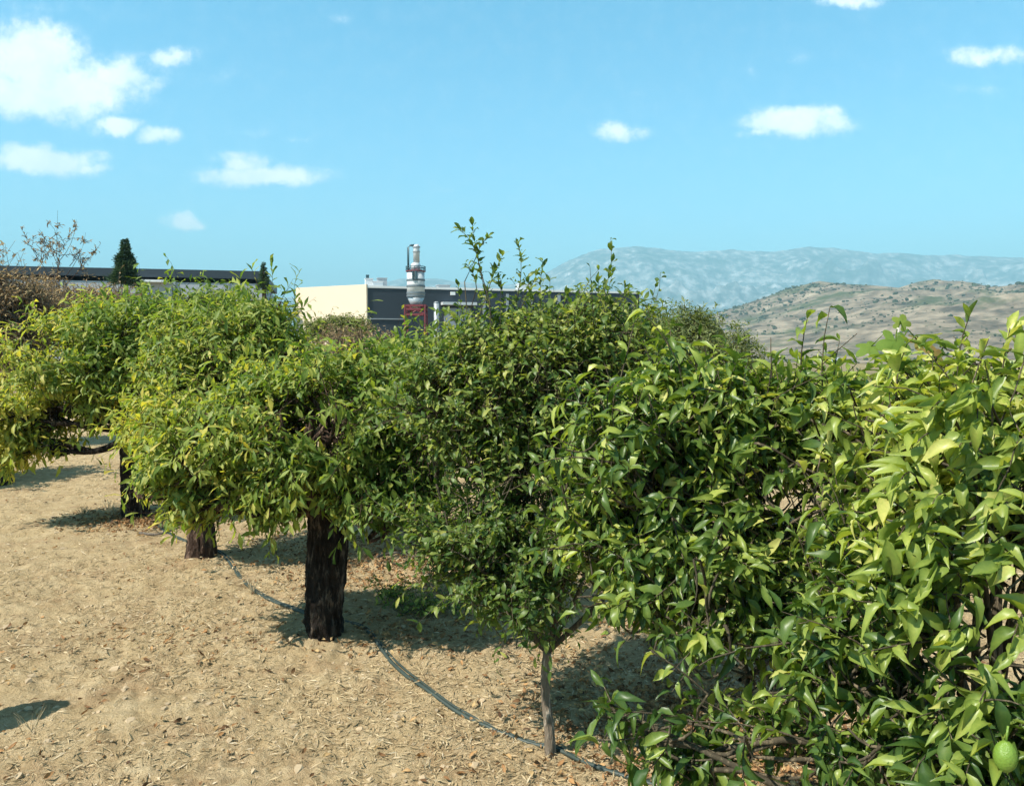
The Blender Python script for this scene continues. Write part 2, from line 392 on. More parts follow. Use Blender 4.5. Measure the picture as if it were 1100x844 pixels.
# -- the old tree with the thick dark trunk
bx, by = tb['main']
t = thing('citrus_tree', 'citrus tree with the thickest dark trunk, standing beside the hose', 'tree', (bx, by, gz(bx, by)), ROW)
top = at(347, 530, 5.74)
trunk(t, (bx, by), top, .113, .116, 'bark_dark', 5, .22, flare=.22)
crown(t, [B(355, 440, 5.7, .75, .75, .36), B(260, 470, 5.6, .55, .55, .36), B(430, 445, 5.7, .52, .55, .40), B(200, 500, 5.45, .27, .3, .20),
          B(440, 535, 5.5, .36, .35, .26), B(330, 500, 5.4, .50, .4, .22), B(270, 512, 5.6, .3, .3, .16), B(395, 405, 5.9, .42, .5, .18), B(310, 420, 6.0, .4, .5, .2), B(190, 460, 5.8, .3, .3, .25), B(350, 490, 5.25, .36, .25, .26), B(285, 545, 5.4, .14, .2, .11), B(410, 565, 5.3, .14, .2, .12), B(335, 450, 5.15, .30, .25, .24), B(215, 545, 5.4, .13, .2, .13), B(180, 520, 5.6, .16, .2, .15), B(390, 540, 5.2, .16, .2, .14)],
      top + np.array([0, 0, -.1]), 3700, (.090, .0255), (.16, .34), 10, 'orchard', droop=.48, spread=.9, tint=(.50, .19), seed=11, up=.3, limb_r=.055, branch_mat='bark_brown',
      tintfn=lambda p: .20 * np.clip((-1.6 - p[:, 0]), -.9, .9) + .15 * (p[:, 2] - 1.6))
# -- second
bx, by = tb['second']
t = thing('citrus_tree', 'citrus tree with a short reddish brown trunk seen left of the thick dark trunk', 'tree', (bx, by, gz(bx, by)), ROW)
top = at(218, 540, 7.8)
trunk(t, (bx, by), top, .125, .11, 'bark_brown', 8, .14, flare=.15)
crown(t, [B(235, 415, 7.8, .75, .8, .52), B(262, 372, 7.9, .62, .8, .42), B(305, 390, 7.9, .36, .6, .42), B(180, 455, 7.6, .42, .5, .40), B(205, 480, 7.6, .35, .4, .30), B(210, 380, 8, .5, .6, .40), B(290, 340, 8.0, .30, .5, .28)],
      top, 2700, (.096, .0275), (.18, .38), 10, 'orchard', droop=.45, spread=.9, tint=(.50, .19), seed=21, up=.35, limb_r=.05, branch_mat='bark_brown',
      extra=[shoot(290, 320, 290, 278, 8, 14), shoot(318, 330, 322, 292, 8, 10), shoot(262, 330, 258, 296, 8, 10), shoot(275, 325, 270, 288, 8, 10)],
      tintfn=lambda p: .25 * sstep(2.0, 1.2, p[:, 2]))
# -- third
bx, by = tb['third']
t = thing('citrus_tree', 'citrus tree with a slim dark trunk and yellowing crown, left of the reddish trunk', 'tree', (bx, by, gz(bx, by)), ROW)
top = at(143, 455, 9.7)
trunk(t, (bx, by), top, .145, .12, 'bark_dark', 14, .15, flare=.2)
crown(t, [B(110, 385, 9.6, .9, 1.0, .55), B(74, 402, 9.5, .60, .8, .44), B(22, 450, 9.3, .50, .6, .40), B(190, 350, 9.9, .7, .8, .5), B(105, 352, 10, .62, .9, .36), B(170, 395, 9.8, .6, .6, .4), B(75, 442, 9.6, .5, .5, .30), B(10, 480, 9.2, .42, .4, .26), B(48, 478, 9.3, .30, .3, .22), B(110, 430, 9.3, .3, .3, .22)],
      top + np.array([0, 0, -.1]), 2500, (.115, .034), (.2, .42), 10, 'orchard', droop=.45, spread=.9, tint=(.54, .19), seed=31, up=.35, limb_r=.06, branch_mat='bark_dark',
      tintfn=lambda p: .40 * np.clip((-5.2 - p[:, 0]) * .7, -.55, .6))
# -- fourth, cut by the left edge
bx, by = tb['fourth']
t = thing('citrus_tree', 'citrus tree cut by the left edge, only a sliver of its dark trunk in view', 'tree', (bx, by, gz(bx, by)), ROW)
top = at(-10, 450, 12.2)
trunk(t, (bx, by), top, .16, .14, 'bark_dark', 24, .15)
crown(t, [B(-50, 430, 12.2, 1.1, 1.2, .6), B(-20, 450, 12.4, .8, .9, .5), B(-70, 450, 12, .9, .9, .6)], top, 800, (.15, .055), (.2, .42), 9, 'orchard', droop=.6, spread=.8,
      tint=(.72, .17), seed=41, limb_r=.06)

# -- second row of the orchard, seen between and above the first
def back_tree(x, y, d, w, h, mat, label, seed, n=700, tint=(.5, .17), leaf=(.13, .05), tr=.11, name='citrus_tree', group='citrus trees behind the front row', cat='tree', bm='bark_brown', **kw):
    c = at(x, y, d); z0 = gz(c[0], c[1])
    t = thing(name, label, cat, (c[0], c[1], z0), group)
    zb = max(z0 + .35, c[2] - h * .8)
    trunk(t, (c[0], c[1]), (c[0] + .05, c[1], zb), tr, tr * .8, bm, seed, .14, nseg=20, k=16)
    bl = [(c + np.array([R.uniform(-.5, .5) * w, R.uniform(-.4, .4) * w, R.uniform(-.35, .3) * h]), np.array([w * .62, w * .6, h * .58]) * R.uniform(.75, 1.1)) for _ in range(5)]
    bl += [(c, np.array([w, w * .9, h]) * .8)]
    crown(t, bl, (c[0] + .05, c[1], zb - .05), n, leaf, (.22, .45), 9, mat, tint=tint, seed=seed, limb_r=tr * .4, branch_mat=bm, **kw)
    return t
back_tree(208, 342, 13.0, 1.15, .75, 'orchard', 'deep green citrus tree behind the yellowing crowns, below the long dark roof', 51, 800, (.45, .17), droop=.6)
back_tree(450, 405, 8.8, .85, .58, 'orchard', 'citrus tree filling the gap behind the thick trunk and the young tree', 53, 800, (.46, .17), droop=.5)
back_tree(610, 400, 8.2, .95, .72, 'orchard', 'citrus tree hidden behind the crown of the young bushy tree', 55, 800, (.40, .17), droop=.3)
back_tree(330, 408, 14.5, 1.0, .6, 'orchard', 'low citrus tree in front of the brown thicket and the cream wall', 57, 600, (.55, .17), droop=.5)
back_tree(760, 452, 8.5, 1.0, .8, 'orchard', 'citrus tree behind the lemon leaves, in front of the round olive tree', 59, 700, (.45, .17), droop=.3)
back_tree(930, 468, 8.0, 1.0, .62, 'orchard', 'citrus tree behind the lemon leaves below the dry hill', 61, 600, (.5, .17), droop=.3)
OL = 'olive trees beyond the orchard'
back_tree(738, 364, 24, 1.5, 1.5, 'olive', 'round grey green olive tree standing out against the far blue mountain', 63, 1500, (.5, .2), (.16, .05), .16, 'olive_tree', OL, droop=.1, up=.6)
back_tree(690, 372, 27, 1.5, 1.5, 'olive', 'olive tree half hidden behind tall shoots, left of the round olive tree', 65, 1100, (.6, .2), (.17, .055), .16, 'olive_tree', OL, droop=.1, up=.6)
back_tree(785, 388, 28, 1.2, 1.5, 'olive', 'brownish olive tree at the foot of the dry hill, right of the round olive tree', 67, 900, (.7, .25), (.17, .055), .16, 'olive_tree', OL, droop=.1, up=.6)

# -- the two lemon trees close to the camera on the right
LM = 'lemon trees close by on the right'
bx, by = 1.50, 3.45
t = thing('lemon_tree', 'dark leaved lemon tree in the right half with bare twiggy gaps in its crown', 'tree', (bx, by, gz(bx, by)), LM)
ltop = np.array([1.15, 3.1, 1.0])
trunk(t, (bx, by), ltop, .045, .036, 'bark_grey', 33, .1)
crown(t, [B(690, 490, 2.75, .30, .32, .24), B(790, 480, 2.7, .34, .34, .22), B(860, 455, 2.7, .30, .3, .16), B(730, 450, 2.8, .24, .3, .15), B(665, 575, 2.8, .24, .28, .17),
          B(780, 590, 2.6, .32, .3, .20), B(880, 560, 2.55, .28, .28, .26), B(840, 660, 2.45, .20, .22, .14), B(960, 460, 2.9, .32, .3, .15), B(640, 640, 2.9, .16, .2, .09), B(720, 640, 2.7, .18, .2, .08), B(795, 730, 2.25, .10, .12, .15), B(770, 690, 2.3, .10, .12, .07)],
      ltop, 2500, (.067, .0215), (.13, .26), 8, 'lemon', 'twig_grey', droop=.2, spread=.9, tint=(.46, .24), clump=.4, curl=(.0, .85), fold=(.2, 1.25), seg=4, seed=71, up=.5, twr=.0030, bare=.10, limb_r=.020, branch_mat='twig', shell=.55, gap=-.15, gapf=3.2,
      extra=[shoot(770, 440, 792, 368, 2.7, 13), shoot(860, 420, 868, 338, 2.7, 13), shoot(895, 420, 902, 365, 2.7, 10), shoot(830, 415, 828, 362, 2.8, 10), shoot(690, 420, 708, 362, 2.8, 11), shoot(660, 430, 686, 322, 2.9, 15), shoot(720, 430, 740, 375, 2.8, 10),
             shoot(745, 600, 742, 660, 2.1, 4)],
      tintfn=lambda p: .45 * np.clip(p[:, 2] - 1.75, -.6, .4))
dark_lemon = t
bx, by = 1.30, 1.95
t = thing('lemon_tree', 'lemon tree at the right edge with pale folded pod like leaves and green fruit', 'tree', (bx, by, gz(bx, by)), LM)
ltop = np.array([1.28, 1.93, .8])
trunk(t, (bx, by), ltop, .05, .042, 'bark_grey', 35, .1)
crown(t, [B(1010, 490, 1.95, .22, .28, .14), B(1090, 450, 2.05, .26, .28, .14), B(1050, 570, 1.8, .24, .26, .16), B(1010, 650, 1.7, .20, .22, .14), B(1090, 660, 1.65, .22, .22, .18),
          B(970, 745, 1.75, .17, .2, .12), B(1050, 780, 1.6, .2, .2, .14), B(1140, 540, 1.8, .26, .26, .22), B(930, 810, 1.8, .13, .18, .09), B(1100, 820, 1.55, .2, .2, .14), B(930, 600, 2.0, .14, .2, .10), B(880, 740, 1.95, .10, .12, .07), B(835, 795, 2.0, .13, .14, .09), B(900, 690, 1.95, .12, .12, .10), B(1085, 405, 2.1, .20, .25, .11), B(1000, 430, 2.2, .2, .25, .10), B(740, 815, 2.0, .10, .12, .06), B(690, 775, 2.0, .08, .1, .05)],
      ltop, 1650, (.064, .0195), (.11, .22), 8, 'lemon', 'twig_grey', droop=.12, spread=.95, tint=(.44, .25), clump=.45, curl=(.0, 1.0), fold=(.4, 1.7), seg=4, seed=81, up=.45, twr=.0027, bare=.08, limb_r=.018, branch_mat='twig', shell=.55, gap=-.15, gapf=3.6,
      extra=[shoot(1030, 440, 1042, 338, 2.0, 12), shoot(965, 450, 975, 368, 2.0, 11), shoot(1075, 430, 1085, 352, 2.0, 10), shoot(1100, 420, 1092, 340, 2.05, 10),
             # low branch reaching out to the left over the sunny ground
             shoot(880, 800, 700, 778, 1.85, 9, 1.9), shoot(850, 690, 720, 745, 2.0, 8), shoot(745, 775, 655, 765, 1.9, 7), shoot(760, 745, 700, 700, 1.95, 5), shoot(720, 780, 690, 830, 1.85, 7), shoot(800, 790, 800, 845, 1.75, 7)],
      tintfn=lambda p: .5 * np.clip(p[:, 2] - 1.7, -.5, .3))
# the pale leaves folded like pods that hang in fans from its outer twigs
pods = {False: MB(), True: MB()}
for x, y, d in ((1000, 440, 1.62), (1040, 425, 1.6), (985, 475, 1.6), (1030, 480, 1.55), (965, 520, 1.62), (1000, 545, 1.55), (975, 590, 1.6), (1060, 560, 1.5), (1050, 450, 1.6), (950, 600, 1.65), (1000, 625, 1.55), (1085, 500, 1.55), (985, 665, 1.5),
                (1075, 610, 1.5), (1020, 700, 1.5), (930, 640, 1.7), (1085, 700, 1.45), (1050, 760, 1.42), (960, 700, 1.6), (900, 420, 2.2), (860, 445, 2.2), (800, 490, 2.2), (790, 560, 2.15), (730, 440, 2.35), (700, 560, 2.3), (760, 600, 2.2), (830, 520, 2.2), (680, 470, 2.4)):
    n = 9; e = at(x, y, d); q = e + np.array([R.uniform(.06, .12), R.uniform(.06, .14), R.uniform(-.03, .06)])
    tt = np.linspace(.1, 1, n)[:, None]; pos = q * (1 - tt) + e * tt + np.array([0, 0, .02]) * (4 * tt * (1 - tt))
    pm = pods[d > 2]; pw = MB(); pw.tube(np.concatenate([[q + (q - e) * .6 - np.array([0, 0, .05])], pos]), np.linspace(.003, .0012, n + 1), 5); pw.build('outer_twig', M['twig'], dark_lemon if d > 2 else t, True)
    D = unit(np.stack([R.uniform(-1.1, -.1, n), R.uniform(-.8, .2, n), R.uniform(-.9, .35, n)], -1)); N = np.array([.15, -.5, .75]) + .35 * R.normal(size=(n, 3)); N = unit(N - D * (N * D).sum(1)[:, None])
    leaves(pm, pos, D, N, R.uniform(.045, .078, n) * (1.0 if d < 2 else .95), R.uniform(.022, .032, n), R.uniform(.15, .8, n), R.uniform(.9, 2.2, n), np.clip(R.normal(.62, .13, n) - .25 * (d > 2), .05, .95), 4)
pods[False].build('folded_leaves', M['lemon'], t, True); pods[True].build('folded_leaves', M['lemon'], dark_lemon, True)
def fruit(p, r, L, parent):
    u = np.linspace(0, math.pi, 14); a = np.arange(16) * math.pi / 8
    rr = r * np.sin(u) ** .85; zz = -np.cos(u) * L * (1 + .12 * (np.cos(u) ** 8))
    V = [(p[0] + q * math.cos(b), p[1] + q * math.sin(b), p[2] + z) for q, z in zip(rr, zz) for b in a]
    mb = MB(); mb.add(V, [(i * 16 + j, i * 16 + (j + 1) % 16, (i + 1) * 16 + (j + 1) % 16, (i + 1) * 16 + j) for i in range(13) for j in range(16)])
    mb.tube([p + np.array([0, 0, L * .98]), p + np.array([.004, .002, L + .03])], .002, 6)
    mb.build('lemon', M['fruit'], parent, True)
for x, y, d in ((1080, 812, 1.36),):
    fruit(at(x, y, d), .020, .026, t)

# -- fig plant rising behind the lemon tree
fp = at(955, 440, 3.3)
t = thing('fig_plant', 'young fig plant with a pale stem and broad lobed leaves rising above the lemon leaves', 'plant', (fp[0], fp[1], gz(fp[0], fp[1])))
mb = MB(); s0 = np.array([fp[0] - .05, fp[1], gz(fp[0], fp[1]) - .05]); s1 = at(950, 430, 3.3); s2 = at(965, 352, 3.3)
mb.tube([s0, s0 * .6 + s1 * .4 + np.array([.03, 0, 0]), s1, s1 * .4 + s2 * .6 + np.array([.006, 0, 0]), s2], np.array([.016, .013, .010, .008, .006]), 8)
mb.build('stem', M['stem_pale'], t, True)
def fig_leaf(c, d, n, size, tint):
    d = unit(np.asarray(d, float)); n = np.asarray(n, float); n = unit(n - d * (n * d).sum()); s = np.cross(n, d)
    pts = []
    for a in np.linspace(-math.pi * .93, math.pi * .93, 61):
        r = size * (.46 + .44 * abs(math.cos(a * 2.5)) ** .9) * (1.12 - .3 * abs(a) / math.pi)
        pts.append((math.cos(a) * r, math.sin(a) * r, -.25 * r * r / size + .03 * size * math.sin(a * 5)))
    mid = [(x * .55, y * .55, z * .35 + .02 * size) for x, y, z in pts]
    V = [c] + [c + d * (x + .1 * size) + s * y + n * z for x, y, z in mid] + [c + d * (x + .1 * size) + s * y + n * z for x, y, z in pts]
    m = len(pts); mb = MB()
    mb.add(V, [(0, i + 1, i + 2) for i in range(m - 1)] + [(i + 1, m + i + 1, m + i + 2, i + 2) for i in range(m - 1)], np.full(len(V), tint))
    mb.tube([s2 * .6 + s1 * .4, (s2 + c) / 2 + np.array([0, 0, .02]), c], .003, 6)
    mb.t[-1][:] = .3
    return mb.build('leaf', M['fig'], t, True)
fig_leaf(at(962, 366, 3.22), (-.15, -.35, -.8), (.1, -1, .5), .088, .45)
fig_leaf(at(936, 372, 3.35), (-.8, -.2, -.35), (0, -.6, 1), .070, .35)
fig_leaf(at(985, 365, 3.35), (.7, -.3, -.4), (0, -.6, 1), .068, .9)
fig_leaf(at(1003, 378, 3.3), (.5, -.3, -.7), (.3, -1, .4), .06, .95)
fig_leaf(at(968, 348, 3.4), (.3, .2, .6), (0, -.9, .6), .05, .6)

# -- dry trees and far vegetation on the left
def dry_tree(x, y, d, w, h, label, seed, n, bare, leaf, twr, tw=(.4, .9), tr=.10, mat='drymix', up=.7, extra=(), wood='twig_grey', group='dry leafless trees at the orchard edge', tint=(.5, .22)):
    c = at(x, y, d); z0 = gz(c[0], c[1]); t = thing('dry_tree', label, 'tree', (c[0], c[1], z0), group)
    zb = c[2] - h * .75
    trunk(t, (c[0], c[1]), (c[0], c[1], zb), tr, tr * .75, 'bark_grey', seed, .12, nseg=20, k=16)
    bl = [(c + np.array([R.uniform(-.5, .5) * w, R.uniform(-.4, .4) * w, R.uniform(-.4, .4) * h]), np.array([w * .6, w * .6, h * .6])) for _ in range(6)]
    crown(t, bl, (c[0], c[1], zb - .05), n, leaf, tw, 9, mat, 'twig_grey', droop=.2, tint=tint, seed=seed, limb_r=tr * .5, bare=bare, twr=twr, up=up, branch_mat=wood, extra=extra)
dry_tree(4, 340, 17, 1.05, 1.55, 'brown dry tree thick with twigs at the left edge', 91, 2400, .2, (.12, .035), .007)
bare_sh = []
for e in (shoot(66, 320, 62, 226, 32, 6), shoot(64, 280, 82, 236, 32, 5), shoot(64, 290, 42, 246, 32, 5), shoot(68, 300, 92, 250, 32, 5), shoot(60, 305, 22, 244, 32, 6), shoot(72, 305, 108, 262, 32, 6), shoot(60, 300, 50, 236, 32.5, 5)):
    bare_sh.append(e)
    for q in range(9):
        u_ = R.uniform(.25, .95); p_ = e[0] * (1 - u_) + e[1] * u_; d_ = unit(unit(e[1] - e[0]) * .7 + R.normal(size=3) * .6 + np.array([0, 0, .25])); l_ = R.uniform(.25, .8) * (1.2 - u_)
        bare_sh.append((p_, p_ + d_ * l_, 5, 0))
        for q2 in range(3):
            v_ = R.uniform(.3, .9); p2 = p_ + d_ * l_ * v_; d2 = unit(d_ * .6 + R.normal(size=3) * .6); bare_sh.append((p2, p2 + d2 * l_ * R.uniform(.3, .6), 5, 0))
dry_tree(66, 312, 32, 1.3, .95, 'nearly bare tree with thin dark branches against the sky', 93, 170, .55, (.12, .05), .011, (.3, .8), .06, extra=bare_sh, wood='bark_brown')
dry_tree(110, 330, 36, 1.9, 1.1, 'grey brown leafless thicket tree in front of the long pale wall', 95, 1000, .4, (.2, .06), .015)
dry_tree(30, 345, 30, 1.8, 1.5, 'dense grey brown dry tree behind the yellow crowns at left', 97, 1500, .3, (.2, .06), .014)

def conifer(x, ytop, ybase, d, w, label, seed, n=900):
    a = at(x, ytop, d); b = at(x, ybase, d); z0 = gz(a[0], a[1])
    t = thing('conifer', label, 'tree', (a[0], a[1], z0), 'dark conifers in front of the long building')
    mb = MB(); mb.tube([(a[0], a[1], z0 - .1), (a[0], a[1], b[2]), (a[0], a[1], a[2] - .2)], np.array([.22, .16, .03]), 10); mb.build('trunk', M['bark_brown'], t, True)
    H = a[2] - b[2]; u = R.random(n) ** .7; ang = R.uniform(0, 6.28, n)
    r = w * (.10 + .90 * u ** .9) * (1 + .28 * np.sin(ang * 2 + u * 14) + .12 * np.sin(u * 37 + ang) + .35 * R.normal(size=n) * .5)
    pos = np.stack([a[0] + np.cos(ang) * r * .55, a[1] + np.sin(ang) * r * .55, a[2] - u * H], -1)
    D = unit(np.stack([np.cos(ang), np.sin(ang), .15 + .3 * R.normal(size=n)], -1))
    mb = MB()
    for kk in range(4):
        Dk = unit(D + .45 * R.normal(size=D.shape)); N = unit(np.cross(Dk, R.normal(size=D.shape)))
        leaves(mb, pos, Dk, N, np.abs(r) * .6 + .12, np.full(n, .10 * w), R.uniform(-.2, .3, n), R.uniform(0, .5, n), np.clip(R.normal(.5, .25, n), .01, 1), 2)
    mb.build('crown', M['conifer'], t, True)
conifer(134, 256, 305, 62, .85, 'dark green conifer standing above the long dark roof', 5)
conifer(283, 281, 312, 62, .42, 'small dark cypress at the right end of the long dark roof', 6, 400)

def shrub(x, y, d, w, h, mat, label, seed, n, name='shrub', bare=0, group=None, tint=(.5, .22), leaf=(.2, .08), up=.5):
    c = at(x, y, d); z0 = gz(c[0], c[1]); t = thing(name, label, 'shrub', (c[0], c[1], z0), group)
    mb = MB()
    for i in range(5):
        e = c + np.array([R.uniform(-.4, .4) * w, R.uniform(-.3, .3) * w, 0]); mb.tube([(c[0] + i * .05, c[1], z0 - .1), (c + e) / 2 - np.array([0, 0, h * .4]), e], np.array([.05, .04, .02]), 6)
    mb.build('stems', M['twig_grey'], t, True)
    bl = [(c + np.array([(i / 3 - .5) * 1.3 * w, R.uniform(-.3, .3), R.uniform(-.2, .1) * h]), np.array([w * .45, w * .4, h * .8])) for i in range(4)]
    crown(t, bl, (c[0], c[1], max(z0 + .1, c[2] - h)), n, leaf, (.3, .6), 8, mat, 'twig_grey', tint=tint, seed=seed, limb_r=.04, bare=bare, twr=.008, up=up, floor=-5)
shrub(362, 353, 58, 2.4, 1.1, 'hedge', 'clipped olive green hedge in front of the cream wall', 101, 1500, 'hedge')
shrub(385, 370, 40, 1.9, 1.0, 'drymix', 'thicket of dry brown shrubs below the corner of the cream wall', 103, 1000, 'shrub', .3, leaf=(.16, .05), up=.8)
shrub(352, 385, 38, 1.6, .9, 'drymix', 'reddish dry brush beside the hedge, left of the brown thicket', 105, 700, 'shrub', .3, tint=(.35, .2), leaf=(.16, .05), up=.8)

# ------------------------------------------------------------------ buildings
M['cream'] = plain('cream_render', (.74, .61, .45), .8, 0, .06, .25)
M['darkclad'] = plain('dark_cladding', (.030, .042, .055), .5, 0, .12, .3)
M['paleclad'] = plain('pale_grey_cladding', (.42, .43, .45), .6, 0, .08, .3, 0, 40, (6, 6, .2))
M['white'] = plain('white_paint', (.80, .80, .78), .5, 0, .06, 1.2)
M['greypan'] = plain('grey_sheet', (.34, .37, .39), .5, .2, .12, .6)
M['dull'] = plain('dull_white_steel', (.60, .62, .63), .45, .1, .12, .8)
M['cone'] = plain('galvanised_steel', (.44, .46, .47), .4, .4, .15, 1)
M['bandsteel'] = plain('weathered_band_steel', (.16, .19, .21), .5, .2, .1, 2)
M['barrel'] = plain('grey_white_steel', (.62, .63, .63), .5, 0, .14, .7, 0, 40, (3, 3, .4))
M['red'] = plain('red_oxide_steel', (.17, .028, .036), .6, 0, .2, 2)
M['darkpipe'] = plain('dark_pipe', (.04, .09, .11), .5, 0, .1, 2)
M['concrete'] = plain('concrete', (.35, .33, .30), .9, 0, .15, 1)

def grd(p): return gz(p[0], p[1])
# big hall with the cream gable wall and the dark side
c0 = at(395, 306, 92); c1 = at(322, 309, 97.5); c2 = at(640, 311, 101)
ZT = c0[2]; zb = -1.5
foot = [(c0[0], c0[1]), (c2[0] + 6, c2[1] + 1.9), (c2[0] + 0, c2[1] + 32), (c1[0] - 8, c1[1] + 30), (c1[0], c1[1])]
t = thing('industrial_hall', 'industrial hall with one sunny cream wall and one long dark wall', 'building', (c0[0], c0[1], 0))
mb = MB(); mb.prism(foot, zb, ZT - .35); mb.build('dark_wall', M['darkclad'], t)
# cream wall panel, a slab standing proud of the core
u = unit(np.array([c1[0] - c0[0], c1[1] - c0[1]])); nrm = np.array([-u[1], u[0]]); nrm = nrm if nrm[1] < 0 else -nrm
mb = MB(); a, b = np.array(foot[0]) + nrm * .03 - u * .02, np.array(foot[4]) + nrm * .03 + u * .4
mb.prism([tuple(a), tuple(a + nrm * .25), tuple(b + nrm * .25), tuple(b)], zb, ZT + .05); mb.build('cream_wall', M['cream'], t)
cen = np.mean(foot, axis=0)
mb = MB(); ins = [tuple(np.array(q) + unit(np.array(q) - cen) * .12) for q in foot]
mb.prism(ins, ZT - .35, ZT - .08); mb.build('roof_edge', M['white'], t)
v = unit(np.array([foot[1][0] - foot[0][0], foot[1][1] - foot[0][1]])); vn = np.array([v[1], -v[0]]); rz = math.atan2(v[1], v[0])
def onwall(x, off=.1):     # point of the dark wall's line seen at photo column x
    k = (x - 550) / FPX; s = (k * foot[0][1] - foot[0][0]) / (v[0] - k * v[1]); return np.array(foot[0]) + v * s + vn * off
def zat(y, d): return at(550, y, d)[2]
mb = MB(); p = (onwall(396.5, .06) + onwall(436, .06)) / 2; mb.box((p[0], p[1], zat(343, 94)), (np.linalg.norm(onwall(436) - onwall(396.5)), .1, .12), rz); mb.build('wall_joint', M['greypan'], t)
for x0, x1, y0, y1, m_, nm in ((477, 491, 331, 352, 'greypan', 'loading_door'), (492, 506, 331, 352, 'greypan', 'loading_door'), (484, 489, 313.5, 317, 'white', 'sign'), (474, 510, 325, 328, 'dull', 'canopy')):
    p = (onwall(x0) + onwall(x1)) / 2; mb = MB(); w_ = np.linalg.norm(onwall(x1) - onwall(x0)); za, zz = zat(y1, p[1]), zat(y0, p[1])
    mb.box((p[0] + vn[0] * (.5 if nm == 'canopy' else .05), p[1] + vn[1] * (.5 if nm == 'canopy' else .05), (za + zz) / 2), (w_, 1.2 if nm == 'canopy' else .16, zz - za), rz); mb.build(nm, M[m_], t)
for x in (520, 545, 570, 600):
    p = onwall(x, .08); mb = MB(); mb.box((p[0], p[1], 4), (.35, .14, 9), rz); mb.build('wall_post', M['greypan'], t)
for x, w_, y0, y1, m_ in ((402, .9, 300, 306.5, 'dull'), (400.5, .35, 296, 300, 'darkpipe'), (411, 1.3, 303, 306.5, 'dull'), (416.5, 1.1, 299.5, 306.5, 'greypan'), (484, 1.5, 307, 309.5, 'greypan'), (573, 1.6, 306, 309, 'dull')):
    p = onwall(x, -4); mb = MB(); z1 = zat(y0, p[1]); mb.box((p[0], p[1], (z1 + ZT - .4) / 2), (w_, w_, z1 - ZT + .4), rz); mb.box((p[0], p[1], z1 + .04), (w_ * 1.12, w_ * 1.12, .08), rz)
    mb.build('roof_vent', M[m_], t)
# long building at left
t = thing('industrial_hall', 'long low hall with a dark roof band above pale grey walls, behind the conifer', 'building', (-42, 92, 0))
a = at(-40, 287.5, 87); b = at(281, 293.5, 94.5); zt = 11.0
dv = unit(b[:2] - a[:2]); nv = np.array([-dv[1], dv[0]]); ra = math.atan2(dv[1], dv[0]); Lw = np.linalg.norm(b[:2] - a[:2])
ctr_ = (a[:2] + b[:2]) / 2
mb = MB(); mb.box((*(ctr_ + nv * 14), zt / 2 - 1.2), (Lw, 28, zt - .5), ra); mb.build('wall', M['paleclad'], t)
mb = MB(); mb.box((*(ctr_ + nv * 14), zt - .42), (Lw + .4, 28.4, .95), ra); mb.build('roof_band', M['darkclad'], t)
for s in np.arange(4, Lw - 2, 6.0):
    p = a[:2] + dv * s - nv * .05; mb = MB(); mb.box((p[0], p[1], 4.6), (.22, .3, 10), ra); mb.build('wall_post', M['greypan'], t)
for x0, x1 in ((150, 163),):
    p = a[:2] + dv * Lw * .60 - nv * .6; mb = MB(); mb.box((p[0], p[1], 9.6), (4.2, 1.2, .25), ra); mb.build('canopy', M['white'], t)

# silo
sp = at(447, 350, 88); X, Y = sp[0], sp[1]; zf = lambda y: zat(y, Y)
t = thing('silo', 'white banded cement silo on a red steel frame in front of the dark wall', 'silo', (X, Y, gz(X, Y)))
r = 9.4 / FPX * Y
def lathe(prof, k=32):
    m = len(prof); V = [(X + q * math.cos(i * 2 * math.pi / k), Y + q * math.sin(i * 2 * math.pi / k), z) for q, z in prof for i in range(k)]
    f = [(j * k + i, j * k + (i + 1) % k, (j + 1) * k + (i + 1) % k, (j + 1) * k + i) for j in range(m - 1) for i in range(k)]
    mb = MB(); mb.add(V, f + [tuple(range(k))[::-1], tuple(range((m - 1) * k, m * k))]); return mb
body = lathe([(r, zf(318)), (r, zf(292))]).build('barrel', M['barrel'], t, True)
for y in (301, 307.5, 315, 318): lathe([(r + .01, zf(y) - .11), (r + .06, zf(y) - .10), (r + .06, zf(y) + .10), (r + .01, zf(y) + .11)]).build('band', M['bandsteel'], body)
lathe([(.45, zf(331)), (r, zf(318) - .08)]).build('cone', M['cone'], t, True)
lathe([(r + .12, zf(292)), (r + .12, zf(291))]).build('platform', M['red'], t)
mb = MB()
for i in range(16):
    q = i * math.pi / 8; mb.tube([(X + (r + .1) * math.cos(q), Y + (r + .1) * math.sin(q), zf(291)), (X + (r + .1) * math.cos(q), Y + (r + .1) * math.sin(q), zf(286.5))], .035, 5)
for z in (zf(286.5), zf(288.7)):
    mb.tube([(X + (r + .1) * math.cos(q), Y + (r + .1) * math.sin(q), z) for q in np.linspace(0, 2 * math.pi, 33)], .035, 5)
mb.build('railing', M['darkpipe'], t)
lathe([(.55, zf(291)), (.55, zf(284)), (.40, zf(282.5))], 20).build('filter_base', M['dull'], t, True)
mb = MB(); px_ = X + .1
mb.tube([(px_, Y, zf(282)), (px_, Y, zf(265)), (px_ - .05, Y, zf(263))], np.array([.36, .36, .3]), 14); mb.build('vent_pipe', M['dull'], t, True)
mb = MB(); mb.tube([(px_, Y - .02, zf(271)), (px_, Y - .02, zf(270))], .42, 14); mb.tube([(px_, Y, zf(266)), (px_, Y, zf(265))], .44, 14); mb.build('pipe_collar', M['greypan'], t)
mb = MB(); xl = X - 7.5 / FPX * Y
mb.tube([(xl, Y - .3, zf(292)), (xl, Y - .3, zf(266)), (xl + .2, Y - .2, zf(264)), (px_ - .2, Y - .1, zf(263.5))], .12, 8); mb.build('fill_pipe', M['darkpipe'], t, True)
